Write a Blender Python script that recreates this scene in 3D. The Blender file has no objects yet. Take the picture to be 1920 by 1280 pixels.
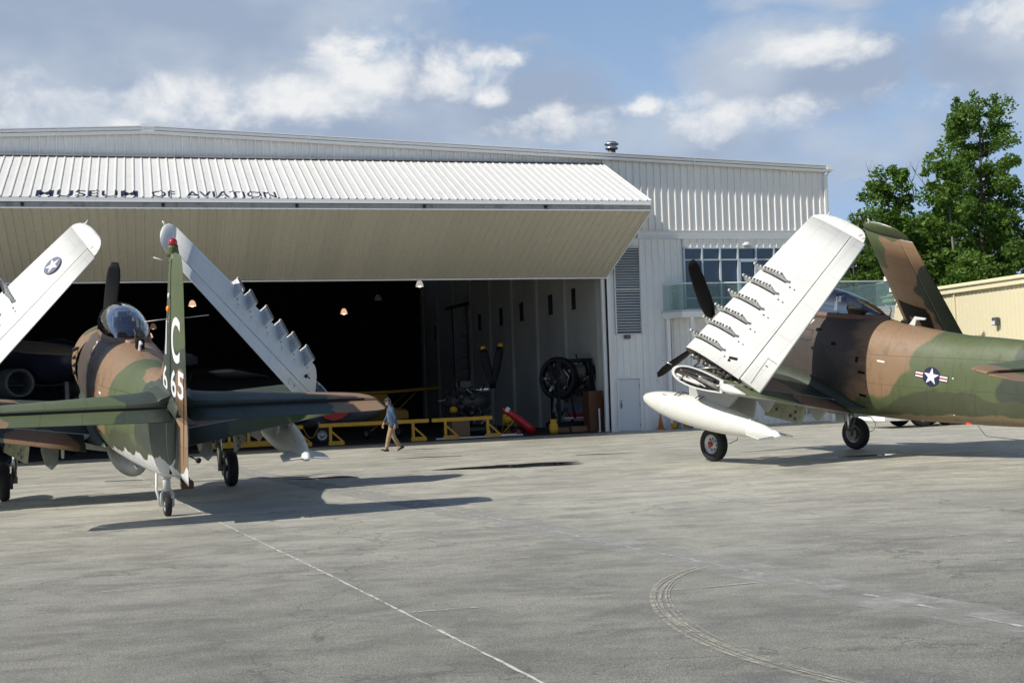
import bpy, bmesh, math, random
import numpy as np
from mathutils import Vector, Matrix
random.seed(7)
PI = math.pi; R = math.radians
S_ = bpy.context.scene
# ------------------------------------------------------------------ camera
cam_d = bpy.data.cameras.new('camera'); cam = bpy.data.objects.new('camera', cam_d)
S_.collection.objects.link(cam); S_.camera = cam
cam_d.sensor_width = 36; cam_d.lens = 2574/1920*36; cam_d.clip_start = .1; cam_d.clip_end = 6000
_p, _r = 0.0356, 0.04274
fw = Vector((0, math.cos(_p), math.sin(_p))); up0 = Vector((0, -math.sin(_p), math.cos(_p)))
rt = Vector((math.cos(_r), 0, 0)) - up0*math.sin(_r); up = Vector((math.sin(_r), 0, 0)) + up0*math.cos(_r)
Mc = Matrix.Identity(4)
for i in range(3):
    Mc[i][0] = rt[i]; Mc[i][1] = up[i]; Mc[i][2] = -fw[i]
Mc.translation = Vector((0, 0, 1.88)); cam.matrix_world = Mc
# ------------------------------------------------------------------ sun, sky, exposure
SUN_EL, SUN_AZ = R(41.5), R(27)          # light travels towards +X and a little +Y
D = Vector((math.cos(SUN_AZ)*math.cos(SUN_EL), math.sin(SUN_AZ)*math.cos(SUN_EL), -math.sin(SUN_EL)))
sd = bpy.data.lights.new('sun', 'SUN'); sd.energy = 4.8; sd.angle = R(.53); sd.color = (1, .955, .88)
so = bpy.data.objects.new('sun', sd); S_.collection.objects.link(so)
so.rotation_euler = D.to_track_quat('-Z', 'Y').to_euler(); so.location = (-30, -20, 40)
W = bpy.data.worlds.new('World'); S_.world = W; W.use_nodes = True
S_.view_settings.view_transform = 'Standard'; S_.view_settings.look = 'None'; S_.view_settings.gamma = 1
S_.view_settings.exposure = 0.0

class NT:
    """tiny helper around a node tree"""
    def __init__(s, t): s.t = t; s.n = t.nodes; s.l = t.links
    def new(s, ty, **k):
        n = s.n.new(ty)
        for a, b in k.items(): setattr(n, a, b)
        return n
    def put(s, sock, v):
        if v is None: return
        if hasattr(v, 'is_output') or hasattr(v, 'links'): s.l.new(v, sock)
        else:
            if isinstance(v, tuple) and len(v) == 3 and sock.type == 'RGBA': v = (*v, 1)
            sock.default_value = v
    def math(s, op, a, b=None, c=None, clamp=False):
        n = s.new('ShaderNodeMath', operation=op); n.use_clamp = clamp
        for i, v in enumerate((a, b, c)):
            if v is not None: s.put(n.inputs[i], v)
        return n.outputs[0]
    def vmath(s, op, a, b=None):
        n = s.new('ShaderNodeVectorMath', operation=op); s.put(n.inputs[0], a)
        if b is not None: s.put(n.inputs[1], b)
        return n.outputs['Value'] if op in ('LENGTH', 'DOT_PRODUCT') else n.outputs[0]
    def mix(s, f, a, b, mode='MIX'):
        n = s.new('ShaderNodeMix', data_type='RGBA', blend_type=mode)
        s.put(n.inputs[0], f); s.put(n.inputs[6], a); s.put(n.inputs[7], b); return n.outputs[2]
    def noise(s, vec, scale, detail=4, rough=.55, dist=0):
        n = s.new('ShaderNodeTexNoise'); s.put(n.inputs['Vector'], vec)
        n.inputs['Scale'].default_value = scale; n.inputs['Detail'].default_value = detail
        n.inputs['Roughness'].default_value = rough; n.inputs['Distortion'].default_value = dist
        return n.outputs[0]
    def ramp(s, f, a, b, clamp=True):
        n = s.new('ShaderNodeMapRange'); n.clamp = clamp; s.put(n.inputs[0], f)
        n.inputs[1].default_value = a; n.inputs[2].default_value = b; n.interpolation_type = 'SMOOTHSTEP' if clamp else 'LINEAR'
        return n.outputs[0]
    def mapping(s, v, loc=(0,0,0), rot=(0,0,0), sc=(1,1,1)):
        n = s.new('ShaderNodeMapping'); s.put(n.inputs[0], v)
        n.inputs[1].default_value = loc; n.inputs[2].default_value = rot; n.inputs[3].default_value = sc; return n.outputs[0]
    def sep(s, v):
        n = s.new('ShaderNodeSeparateXYZ'); s.put(n.inputs[0], v); return n.outputs
    def comb(s, x, y, z):
        n = s.new('ShaderNodeCombineXYZ'); s.put(n.inputs[0], x); s.put(n.inputs[1], y); s.put(n.inputs[2], z); return n.outputs[0]

def build_world():
    T = NT(W.node_tree); T.n.clear()
    out = T.new('ShaderNodeOutputWorld'); bg = T.new('ShaderNodeBackground'); T.l.new(bg.outputs[0], out.inputs[0])
    sky = T.new('ShaderNodeTexSky', sky_type='NISHITA'); sky.sun_disc = False
    sky.sun_elevation = SUN_EL; sky.sun_rotation = R(243); sky.altitude = 200; sky.air_density = 1.0; sky.dust_density = 1.2; sky.ozone_density = 1.3
    tc = T.new('ShaderNodeTexCoord').outputs['Generated']
    x, y, z = T.sep(tc)
    az = T.math('ARCTAN2', x, y); el = T.math('ARCSINE', z)
    P = T.comb(az, T.math('MULTIPLY', el, 1.0), 0.0)
    wp = T.new('ShaderNodeTexNoise'); T.l.new(T.mapping(P, sc=(9, 14, 1)), wp.inputs['Vector']); wp.inputs['Scale'].default_value = 1.0; wp.inputs['Detail'].default_value = 5
    PW = T.vmath('ADD', P, T.vmath('MULTIPLY', T.vmath('SUBTRACT', wp.outputs['Color'], (.5, .5, .5)), (.05, .035, 0)))
    big = T.noise(T.mapping(PW, sc=(5, 9, 1)), 1.5, 6, .58); fine = T.noise(T.mapping(PW, loc=(3, 1, 0), sc=(14, 18, 1)), 1.8, 9, .60); soft = T.noise(T.mapping(P, loc=(7, 5, 0), sc=(4, 7, 1)), 1.5, 4, .5)
    def field(lst, out=1.3):
        f = None
        for a, e, ra, re, w in lst:
            v = T.vmath('LENGTH', T.mapping(T.vmath('SUBTRACT', PW, (a, e, 0)), sc=(1/ra, 1/re, 1))); b = T.math('MULTIPLY', T.ramp(v, out, .15), w)
            f = b if f is None else T.math('MAXIMUM', f, b)
        return f
    cov = field(((-.30, .23, .22, .13, 1.0), (-.16, .265, .14, .04, .8), (-.11, .215, .17, .06, 1.0), (0, .20, .13, .045, .9), (.10, .185, .18, .045, .7), (.22, .215, .11, .05, .95), (.27, .165, .2, .05, .55),
                 (.36, .22, .10, .06, 1.0), (.25, .27, .12, .016, .55), (-.07, .283, .06, .014, .5), (.02, .247, .022, .008, .5), (-.7, .2, .3, .12, .8), (.8, .2, .3, .12, .8)), 1.35)
    dens = T.math('ADD', cov, T.math('ADD', T.math('MULTIPLY', T.math('SUBTRACT', big, .5), 1.3), T.math('MULTIPLY', T.math('SUBTRACT', fine, .5), .75)))
    m = T.ramp(dens, .12, .82)
    br = field(((-.10, .240, .06, .036, 1.0), (-.135, .218, .09, .028, .85), (-.035, .232, .06, .026, .9), (.0, .238, .03, .014, .8), (-.012, .218, .026, .013, .95), (.101, .205, .030, .015, .95), (.135, .205, .03, .012, .7),
                (-.235, .214, .085, .028, .85), (-.35, .225, .06, .022, .6), (-.29, .195, .12, .03, .75), (.05, .197, .05, .02, .65), (.155, .193, .06, .018, .75), (.235, .232, .07, .022, .8), (.35, .245, .06, .026, .85), (.21, .19, .05, .016, .7), (.02, .19, .06, .02, .6), (.3, .19, .08, .02, .5)), 1.3)
    lit = T.ramp(T.math('ADD', br, T.math('ADD', T.math('MULTIPLY', T.math('SUBTRACT', fine, .5), 1.7), T.math('MULTIPLY', T.math('SUBTRACT', big, .5), 1.1))), .28, 1.02)
    grey = T.mix(T.ramp(soft, .38, .62), (3.3, 4.05, 5.35), (5.0, 5.65, 6.6))
    cl = T.mix(lit, grey, (8.2, 8.3, 8.4))
    m2 = T.math('MAXIMUM', T.math('MULTIPLY', m, .95), T.math('MULTIPLY', lit, T.ramp(br, .15, .6)))
    skyc = T.mix(1.0, sky.outputs[0], (1.18, 1.08, 1.02), 'MULTIPLY')
    skyc = T.mix(T.ramp(el, .30, .10), skyc, (4.0, 5.2, 7.0)); skyc = T.mix(.5, skyc, (2.9, 4.65, 7.5))
    col = T.mix(m2, skyc, cl)
    col = T.mix(T.ramp(el, .36, .75), col, T.mix(1.0, sky.outputs[0], (.62, .62, .66), 'MULTIPLY'))
    T.l.new(col, bg.inputs[0]); bg.inputs[1].default_value = .105
build_world()

# ------------------------------------------------------------------ helpers
def link(o, parent=None):
    S_.collection.objects.link(o)
    if parent is not None: o.parent = parent
    return o
def tag(o, label=None, cat=None, group=None, kind=None):
    for k, v in (('label', label), ('category', cat), ('group', group), ('kind', kind)):
        if v: o[k] = v
    return o
def thing(name, label, cat, loc=(0, 0, 0), rot=(0, 0, 0), group=None):
    o = bpy.data.objects.new(name, None); o.empty_display_size = .2; o.location = loc; o.rotation_euler = rot
    link(o); return tag(o, label, cat, group)

class MB:
    def __init__(s): s.v = []; s.f = []; s.m = []; s.sm = []
    def add(s, vs, fs, mat=0, smooth=False):
        b = len(s.v); s.v += [tuple(v) for v in vs]
        for i, f in enumerate(fs):
            s.f.append(tuple(b+k for k in f)); s.m.append(mat[i] if isinstance(mat, (list, tuple)) else mat); s.sm.append(smooth)
        return s
    def box(s, c, d, rot=None, mat=0):
        vs = [Vector((x*d[0]/2, y*d[1]/2, z*d[2]/2)) for x in (-1, 1) for y in (-1, 1) for z in (-1, 1)]
        if rot is not None:
            m = rot if isinstance(rot, Matrix) else Matrix.Rotation(rot, 3, 'Z'); vs = [m @ v for v in vs]
        c = Vector(c); vs = [v+c for v in vs]
        return s.add(vs, [(0,1,3,2),(4,6,7,5),(0,4,5,1),(2,3,7,6),(0,2,6,4),(1,5,7,3)], mat)
    def bar(s, a, b, w, h=None, mat=0, upv=(0, 0, 1)):
        a = Vector(a); b = Vector(b); h = h or w; d = (b-a).normalized(); u = Vector(upv)
        if abs(d.dot(u)) > .95: u = Vector((1, 0, 0))
        x = d.cross(u).normalized(); z = x.cross(d)
        vs = [p + x*sx*w/2 + z*sz*h/2 for p in (a, b) for sx, sz in ((-1,-1),(1,-1),(1,1),(-1,1))]
        return s.add(vs, [(0,1,2,3),(7,6,5,4),(0,4,5,1),(1,5,6,2),(2,6,7,3),(3,7,4,0)], mat)
    def tube(s, pts, r, n=10, mat=0, cap=True):
        pts = [Vector(p) for p in pts]; rs = r if isinstance(r, (list, tuple)) else [r]*len(pts); rings = []
        for i, p in enumerate(pts):
            d = (pts[min(i+1, len(pts)-1)]-pts[max(i-1, 0)]).normalized()
            u = Vector((0, 0, 1)) if abs(d.z) < .93 else Vector((1, 0, 0))
            x = d.cross(u).normalized(); y = x.cross(d)
            rings.append([p+(x*math.cos(2*PI*k/n)+y*math.sin(2*PI*k/n))*rs[i] for k in range(n)])
        return s.loft(rings, mat=mat, cap=cap)
    def loft(s, rings, mat=0, cap=True, smooth=True, close=True, capmat=None):
        n = len(rings[0]); vs = [p for r in rings for p in r]; fs = []; ms = []
        for i in range(len(rings)-1):
            for k in range(n if close else n-1):
                a = i*n+k; b = i*n+(k+1) % n; fs.append((a, b, b+n, a+n)); ms.append(mat(k) if callable(mat) else mat)
        s.add(vs, fs, ms, smooth)
        if cap:
            cm = capmat if capmat is not None else (mat(0) if callable(mat) else mat)
            s.add(rings[0], [tuple(range(n))[::-1]], cm); s.add(rings[-1], [tuple(range(n))], cm)
        return s
    def lathe(s, prof, origin=(0,0,0), axis=(1,0,0), n=24, mat=0, cap=True):
        ax = Vector(axis).normalized(); u = Vector((0,0,1)) if abs(ax.z) < .9 else Vector((1,0,0))
        x = ax.cross(u).normalized(); y = x.cross(ax); o = Vector(origin)
        rings = [[o+ax*t+(x*math.cos(2*PI*k/n)+y*math.sin(2*PI*k/n))*max(r, 1e-4) for k in range(n)] for t, r in prof]
        return s.loft(rings, mat=mat, cap=cap)
    def prism(s, poly, ext, mat=0):
        """poly: 3-D points in a plane, ext: extrusion vector"""
        e = Vector(ext); n = len(poly); a = [Vector(p)-e/2 for p in poly]; b = [Vector(p)+e/2 for p in poly]
        fs = [tuple(range(n))[::-1], tuple(range(n, 2*n))] + [(i, (i+1) % n, (i+1) % n+n, i+n) for i in range(n)]
        return s.add(a+b, fs, mat)
    def ball(s, c, r, n=12, m=8, mat=0):
        r = (r, r, r) if not isinstance(r, (tuple, list)) else r; c = Vector(c)
        rings = [[c+Vector((r[0]*math.sin(PI*j/m)*math.cos(2*PI*k/n), r[1]*math.sin(PI*j/m)*math.sin(2*PI*k/n), r[2]*math.cos(PI*j/m))) for k in range(n)] for j in range(1, m)]
        s.loft(rings, mat=mat, cap=False); b = len(s.v); 
        t = c+Vector((0,0,r[2])); q = c-Vector((0,0,r[2]))
        s.add([t]+rings[0], [(0, 1+k, 1+(k+1) % n) for k in range(n)], mat, True)
        s.add([q]+rings[-1], [(0, 1+(k+1) % n, 1+k) for k in range(n)], mat, True)
        return s
    def build(s, name, mats, parent=None, merge=True, bevel=0):
        me = bpy.data.meshes.new(name); me.from_pydata(s.v, [], s.f)
        for m in (mats if isinstance(mats, (list, tuple)) else [mats]): me.materials.append(m)
        me.polygons.foreach_set('material_index', s.m); me.polygons.foreach_set('use_smooth', s.sm)
        bm = bmesh.new(); bm.from_mesh(me)
        if merge: bmesh.ops.remove_doubles(bm, verts=bm.verts, dist=1e-5)
        bmesh.ops.recalc_face_normals(bm, faces=bm.faces)
        bm.to_mesh(me); bm.free(); me.update()
        o = bpy.data.objects.new(name, me); link(o, parent)
        if bevel:
            b = o.modifiers.new('bevel', 'BEVEL'); b.width = bevel; b.segments = 2; b.limit_method = 'ANGLE'; b.angle_limit = R(40)
        return o

def text2d(txt, font_scale=1.0):
    cu = bpy.data.curves.new('t', 'FONT'); cu.body = txt; cu.size = 1; cu.resolution_u = 6; cu.offset = .018*font_scale
    o = bpy.data.objects.new('t', cu); S_.collection.objects.link(o)
    dg = bpy.context.evaluated_depsgraph_get(); me = bpy.data.meshes.new_from_object(o.evaluated_get(dg))
    bpy.data.objects.remove(o); bpy.data.curves.remove(cu)
    vs = [v.co.copy() for v in me.vertices]; fs = [tuple(p.vertices) for p in me.polygons]; bpy.data.meshes.remove(me)
    x0 = min(v.x for v in vs); x1 = max(v.x for v in vs); y0 = min(v.y for v in vs); y1 = max(v.y for v in vs)
    return [((v.x-x0)/(x1-x0), (v.y-y0)/(y1-y0)) for v in vs], fs     # normalised to the unit square
def decal(name, pts2, fs, fn, mat, parent):
    b = MB(); b.add([fn(*p) for p in pts2], fs); me_o = b.build(name, mat, parent); return me_o

# ------------------------------------------------------------------ materials
MATS = {}
def mat(name, col, rough=.5, metal=0, noise=0, nscale=6, bump=0, bscale=40, spec=.5, emit=None, streak=0, coat=0, col2=None, grime=0, panel=0):
    m = bpy.data.materials.new(name); m.use_nodes = True; T = NT(m.node_tree); b = T.n['Principled BSDF']
    tc = T.new('ShaderNodeTexCoord').outputs['Object']; c = col
    if noise or col2:
        f = T.ramp(T.noise(tc, nscale, 6, .6), .3, .7)
        c2 = col2 or tuple(x*(1-noise) for x in col); c = T.mix(f, col, c2)
    if panel:     # cladding sheets differ a little in tone and are not perfectly flat
        wn = T.new('ShaderNodeTexWhiteNoise', noise_dimensions='1D'); T.l.new(T.math('FLOOR', T.math('DIVIDE', T.sep(tc)[0], .915)), wn.inputs['W']); c = T.mix(T.math('MULTIPLY', wn.outputs[0], panel), c, tuple(x*.72 for x in col))
        z_ = T.sep(tc)[2]; c = T.mix(T.math('MULTIPLY', T.ramp(T.noise(T.mapping(tc, sc=(2.2, 1, .5)), 1.6, 7, .7), .50, .78), .35), c, (.42, .38, .31))
        bn = T.new('ShaderNodeBump'); bn.inputs['Strength'].default_value = .35; bn.inputs['Distance'].default_value = .03; T.l.new(T.noise(T.mapping(tc, sc=(1.4, 1, .7)), 1.3, 3), bn.inputs['Height']); T.l.new(bn.outputs[0], b.inputs['Normal'])
    if streak:
        f = T.noise(T.mapping(tc, sc=(6, 6, .35)), 2.2, 5, .65)
        c = T.mix(T.math('MULTIPLY', T.ramp(f, .5, .8), streak), c, tuple(x*.55 for x in (col if not isinstance(col, str) else (1,1,1))))
    if grime:
        f = T.noise(tc, 2.3, 8, .7, .5); c = T.mix(T.math('MULTIPLY', T.ramp(f, .48, .75), grime), c, (.09, .075, .055))
    T.put(b.inputs['Base Color'], c); b.inputs['Metallic'].default_value = metal
    rn = T.noise(tc, 14, 4); T.l.new(T.math('ADD', T.math('MULTIPLY', rn, .16), rough-.08), b.inputs['Roughness'])
    b.inputs['Specular IOR Level'].default_value = spec; b.inputs['Coat Weight'].default_value = coat
    if bump:
        bn = T.new('ShaderNodeBump'); bn.inputs['Strength'].default_value = bump; bn.inputs['Distance'].default_value = .02
        T.l.new(T.noise(tc, bscale, 5), bn.inputs['Height']); T.l.new(bn.outputs[0], b.inputs['Normal'])
    if emit: b.inputs['Emission Color'].default_value = (*emit[:3], 1); b.inputs['Emission Strength'].default_value = emit[3]
    MATS[name] = m; return m
TAN = (.255, .158, .088); MID = (.086, .110, .044); DRK = (.040, .053, .036)
def camo(name, base, blobs, fringe=None, lines=True, dirt=.45, rough=.5, soot_shade=None, frame=None):
    """blobs: (centre, radii, colour) painted in order, soft wobbling edges; in the aircraft's own coordinates"""
    m = bpy.data.materials.new(name); m.use_nodes = True; T = NT(m.node_tree); b = T.n['Principled BSDF']
    tc = T.new('ShaderNodeTexCoord').outputs['Object']
    if frame:
        q = T.vmath('SUBTRACT', tc, frame[0]); tc = T.comb(T.vmath('DOT_PRODUCT', q, frame[2]), 0.0, T.vmath('DOT_PRODUCT', q, frame[1]))
    nz = T.new('ShaderNodeTexNoise'); T.l.new(tc, nz.inputs['Vector']); nz.inputs['Scale'].default_value = 1.5; nz.inputs['Detail'].default_value = 1
    wob = T.vmath('ADD', tc, T.vmath('MULTIPLY', T.vmath('SUBTRACT', nz.outputs['Color'], (.5, .5, .5)), (.7, .7, .7)))
    c = (*base, 1)
    for ce, ra, co in blobs:
        L = T.vmath('LENGTH', T.vmath('DIVIDE', T.vmath('SUBTRACT', wob, ce), ra))
        c = T.mix(T.ramp(L, 1.02, .98), c, co)
    x, y, z = T.sep(tc)
    if soot_shade:   # exhaust stain, spread and darkened to paint in the folded wing's shadow
        L = T.vmath('LENGTH', T.vmath('DIVIDE', T.vmath('SUBTRACT', wob, soot_shade[0]), soot_shade[1]))
        sn = T.noise(T.mapping(tc, sc=(.6, 2, 3)), 2.0, 6, .6); c = T.mix(T.math('MULTIPLY', T.ramp(T.math('ADD', L, T.math('MULTIPLY', sn, .35)), 1.25, 1.0), soot_shade[2]), c, (.060, .046, .040))
    if fringe:
        x0, z0, slope, band, col, amp = fringe
        line = T.math('ADD', T.math('MULTIPLY', T.math('SUBTRACT', x0, x), slope), z0+band)
        fn = T.noise(T.comb(x, 0.0, 0.0), 1.9, 1.6, .45)
        line = T.math('ADD', line, T.math('MULTIPLY', T.math('SUBTRACT', fn, .5), amp))
        msk = T.math('MULTIPLY', T.ramp(T.math('SUBTRACT', line, z), -.012, .02), T.ramp(T.math('SUBTRACT', x0, x), 0, .15))
        c = T.mix(msk, c, col)
    # faded paint, streaks and panel lines
    fade = T.ramp(T.noise(tc, .9, 6, .6), .35, .7); c = T.mix(T.math('MULTIPLY', fade, .12), c, (.20, .20, .16))
    st = T.ramp(T.noise(T.mapping(tc, sc=(4, 4, .7)), 2.4, 7, .7), .5, .78); c = T.mix(T.math('MULTIPLY', st, dirt), c, (.035, .03, .022))
    if lines:
        bt = T.new('ShaderNodeTexBrick'); T.l.new(T.comb(T.math('ADD', x, 20), T.math('ADD', z, y), 0.0), bt.inputs['Vector'])
        bt.inputs['Scale'].default_value = 1; bt.inputs['Brick Width'].default_value = 1.15; bt.inputs['Row Height'].default_value = .62
        bt.inputs['Mortar Size'].default_value = .006; bt.inputs['Mortar Smooth'].default_value = .3
        c = T.mix(T.math('MULTIPLY', bt.outputs['Fac'], .5), c, (.015, .015, .012))
        bn = T.new('ShaderNodeBump'); bn.inputs['Strength'].default_value = .25; bn.inputs['Distance'].default_value = .03
        T.l.new(T.noise(tc, 2.6, 3), bn.inputs['Height']); T.l.new(bn.outputs[0], b.inputs['Normal'])
    T.put(b.inputs['Base Color'], c)
    T.l.new(T.math('ADD', T.math('MULTIPLY', T.noise(tc, 5, 5), .22), rough-.1), b.inputs['Roughness'])
    b.inputs['Specular IOR Level'].default_value = .45
    MATS[name] = m; return m
mat('siding', (.81, .80, .755), .42, streak=.14, noise=.03, panel=.22)
mat('trim', (.80, .80, .78), .45, streak=.25)
mat('siding_low', (.80, .805, .79), .45, streak=.16, noise=.04, panel=.25)
mat('door_edge', (.34, .33, .31), .6, grime=.8, streak=.5)
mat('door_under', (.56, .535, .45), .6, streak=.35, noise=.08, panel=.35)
mat('navy', (.012, .014, .05), .5)
mat('frame', (.50, .56, .60), .4)
mat('dark', (.012, .012, .013), .7)
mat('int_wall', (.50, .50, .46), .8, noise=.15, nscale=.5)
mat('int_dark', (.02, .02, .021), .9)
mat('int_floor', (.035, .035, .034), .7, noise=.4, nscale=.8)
mat('louver', (.62, .64, .64), .5)
mat('steel', (.55, .56, .57), .3, metal=.9)
mat('fitting', (.22, .21, .19), .5, noise=.3, nscale=20)
mat('rust', (.30, .17, .09), .8, noise=.5, nscale=12)
mat('wing_white', (.70, .70, .655), .38, noise=.03, nscale=3, grime=.05)
mat('tank_white', (.68, .68, .62), .4, noise=.05, grime=.10)
mat('belly_grey', (.42, .43, .40), .45, grime=.25)
mat('zinc', (.33, .34, .22), .6, grime=.4, noise=.2)
mat('mech', (.07, .06, .055), .5, noise=.6, nscale=25, grime=.3)
mat('mech_white', (.65, .65, .62), .5, grime=.3)
mat('tyre', (.012, .012, .013), .75, bump=.3)
mat('hub', (.42, .42, .42), .4, metal=.5, grime=.3)
mat('red', (.42, .015, .02), .4)
mat('prop', (.006, .006, .007), .6, spec=.3)
mat('insig_white', (.75, .75, .72), .5); mat('insig_blue', (.015, .018, .06), .5); mat('insig_faded', (.13, .14, .21), .5); mat('insig_red', (.4, .03, .04), .5)
mat('black_paint', (.006, .005, .005), .65, spec=.25)
mat('cockpit', (.03, .032, .035), .6); mat('seat_grey', (.35, .37, .40), .6)
mat('white_paint', (.8, .8, .8), .4)
mat('orange', (.8, .25, .02), .4, emit=(.9, .3, .02, .15)); mat('red_lamp', (.45, .005, .02), .15, coat=.8)
mat('red_lit', (.8, .02, .01), .3, emit=(1, .05, .02, 2.5))
mat('yellow', (.62, .33, .015), .5, grime=.2, noise=.15)
mat('yellow_dim', (.30, .15, .015), .6, noise=.2)
mat('beige', (.66, .60, .41), .55, streak=.12)
mat('beige_trim', (.72, .66, .44), .5)
mat('bark', (.11, .085, .06), .9, noise=.4, nscale=8, bump=.5)
mat('bark_grey', (.26, .24, .21), .9, noise=.3, nscale=8)
mat('cabinet', (.12, .045, .018), .6, noise=.3, nscale=3)
mat('cone_orange', (.55, .17, .04), .6, grime=.3)
mat('grey_paint', (.10, .105, .11), .5, noise=.3)
mat('navy_paint', (.012, .015, .035), .5)
mat('galv', (.45, .46, .47), .35, metal=.8)
mat('cardboard', (.20, .12, .06), .8); mat('blue_box', (.03, .09, .25), .6)
def glass(name, tint, tr=.82, rough=.02):
    m = bpy.data.materials.new(name); m.use_nodes = True; T = NT(m.node_tree); T.n.clear()
    o = T.new('ShaderNodeOutputMaterial'); a = T.new('ShaderNodeBsdfTransparent'); g = T.new('ShaderNodeBsdfGlossy'); mx = T.new('ShaderNodeMixShader')
    a.inputs[0].default_value = (*tint, 1); g.inputs['Roughness'].default_value = rough; g.inputs[0].default_value = (.9, .95, 1, 1)
    fr = T.new('ShaderNodeFresnel'); fr.inputs[0].default_value = 1.5
    f = T.math('ADD', T.math('MULTIPLY', fr.outputs[0], 1.3), 1-tr, clamp=True)
    T.l.new(f, mx.inputs[0]); T.l.new(a.outputs[0], mx.inputs[1]); T.l.new(g.outputs[0], mx.inputs[2]); T.l.new(mx.outputs[0], o.inputs[0]); MATS[name] = m
glass('canopy_glass', (.80, .84, .86), .80)
def rail_glass():
    m = bpy.data.materials.new('rail_glass'); m.use_nodes = True; T = NT(m.node_tree); T.n.clear(); o = T.new('ShaderNodeOutputMaterial')
    a = T.new('ShaderNodeBsdfTransparent'); a.inputs[0].default_value = (.60, .79, .74, 1); d = T.new('ShaderNodeBsdfDiffuse'); d.inputs[0].default_value = (.33, .44, .43, 1); g = T.new('ShaderNodeBsdfGlossy'); g.inputs['Roughness'].default_value = .05
    m1 = T.new('ShaderNodeMixShader'); m1.inputs[0].default_value = .28; T.l.new(a.outputs[0], m1.inputs[1]); T.l.new(d.outputs[0], m1.inputs[2])
    fr = T.new('ShaderNodeFresnel'); fr.inputs[0].default_value = 1.45; m2 = T.new('ShaderNodeMixShader'); T.l.new(T.math('MULTIPLY', fr.outputs[0], .35), m2.inputs[0]); T.l.new(m1.outputs[0], m2.inputs[1]); T.l.new(g.outputs[0], m2.inputs[2]); T.l.new(m2.outputs[0], o.inputs[0]); MATS['rail_glass'] = m
rail_glass()
def window_glass():
    m = bpy.data.materials.new('window_glass'); m.use_nodes = True; T = NT(m.node_tree); b = T.n['Principled BSDF']
    b.inputs['Base Color'].default_value = (.018, .045, .075, 1); b.inputs['Roughness'].default_value = .04; b.inputs['Specular IOR Level'].default_value = .9
    MATS['window_glass'] = m
window_glass()
def white_skin(name, frame):
    """white painted aluminium with rivet rows, skin joints and grime, laid out along the panel"""
    m = bpy.data.materials.new(name); m.use_nodes = True; T = NT(m.node_tree); b = T.n['Principled BSDF']
    q = T.vmath('SUBTRACT', T.new('ShaderNodeTexCoord').outputs['Object'], frame[0]); cc = T.vmath('DOT_PRODUCT', q, frame[2]); ss = T.vmath('DOT_PRODUCT', q, frame[1]); tc = T.comb(ss, cc, 0.0)
    g = T.noise(tc, 2.2, 8, .65); c = T.mix(T.math('MULTIPLY', T.ramp(g, .45, .75), .22), (.715, .71, .66), (.50, .48, .42))
    st = T.noise(T.mapping(tc, sc=(5, .6, 1)), 2.5, 6, .7); c = T.mix(T.math('MULTIPLY', T.ramp(st, .52, .8), .28), c, (.40, .38, .33))
    bt = T.new('ShaderNodeTexBrick'); T.l.new(T.vmath('ADD', tc, (10, 10.2, 0)), bt.inputs['Vector']); bt.inputs['Scale'].default_value = 1; bt.inputs['Brick Width'].default_value = .92; bt.inputs['Row Height'].default_value = .47; bt.inputs['Mortar Size'].default_value = .005; bt.inputs['Mortar Smooth'].default_value = .5
    c = T.mix(T.math('MULTIPLY', bt.outputs['Fac'], .42), c, (.25, .25, .23))
    rv = T.new('ShaderNodeTexVoronoi'); rv.inputs['Randomness'].default_value = 0; rv.inputs['Scale'].default_value = 1; T.l.new(T.mapping(tc, sc=(16, 6.4, 1)), rv.inputs['Vector'])
    c = T.mix(T.math('MULTIPLY', T.ramp(rv.outputs['Distance'], .10, .04), .30), c, (.3, .3, .28))
    T.put(b.inputs['Base Color'], c); T.l.new(T.math('ADD', T.math('MULTIPLY', g, .3), .25), b.inputs['Roughness']); b.inputs['Specular IOR Level'].default_value = .4
    bn = T.new('ShaderNodeBump'); bn.inputs['Strength'].default_value = .3; bn.inputs['Distance'].default_value = .02; T.l.new(T.noise(tc, 3.2, 3), bn.inputs['Height']); T.l.new(bn.outputs[0], b.inputs['Normal']); MATS[name] = m; return m
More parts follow.
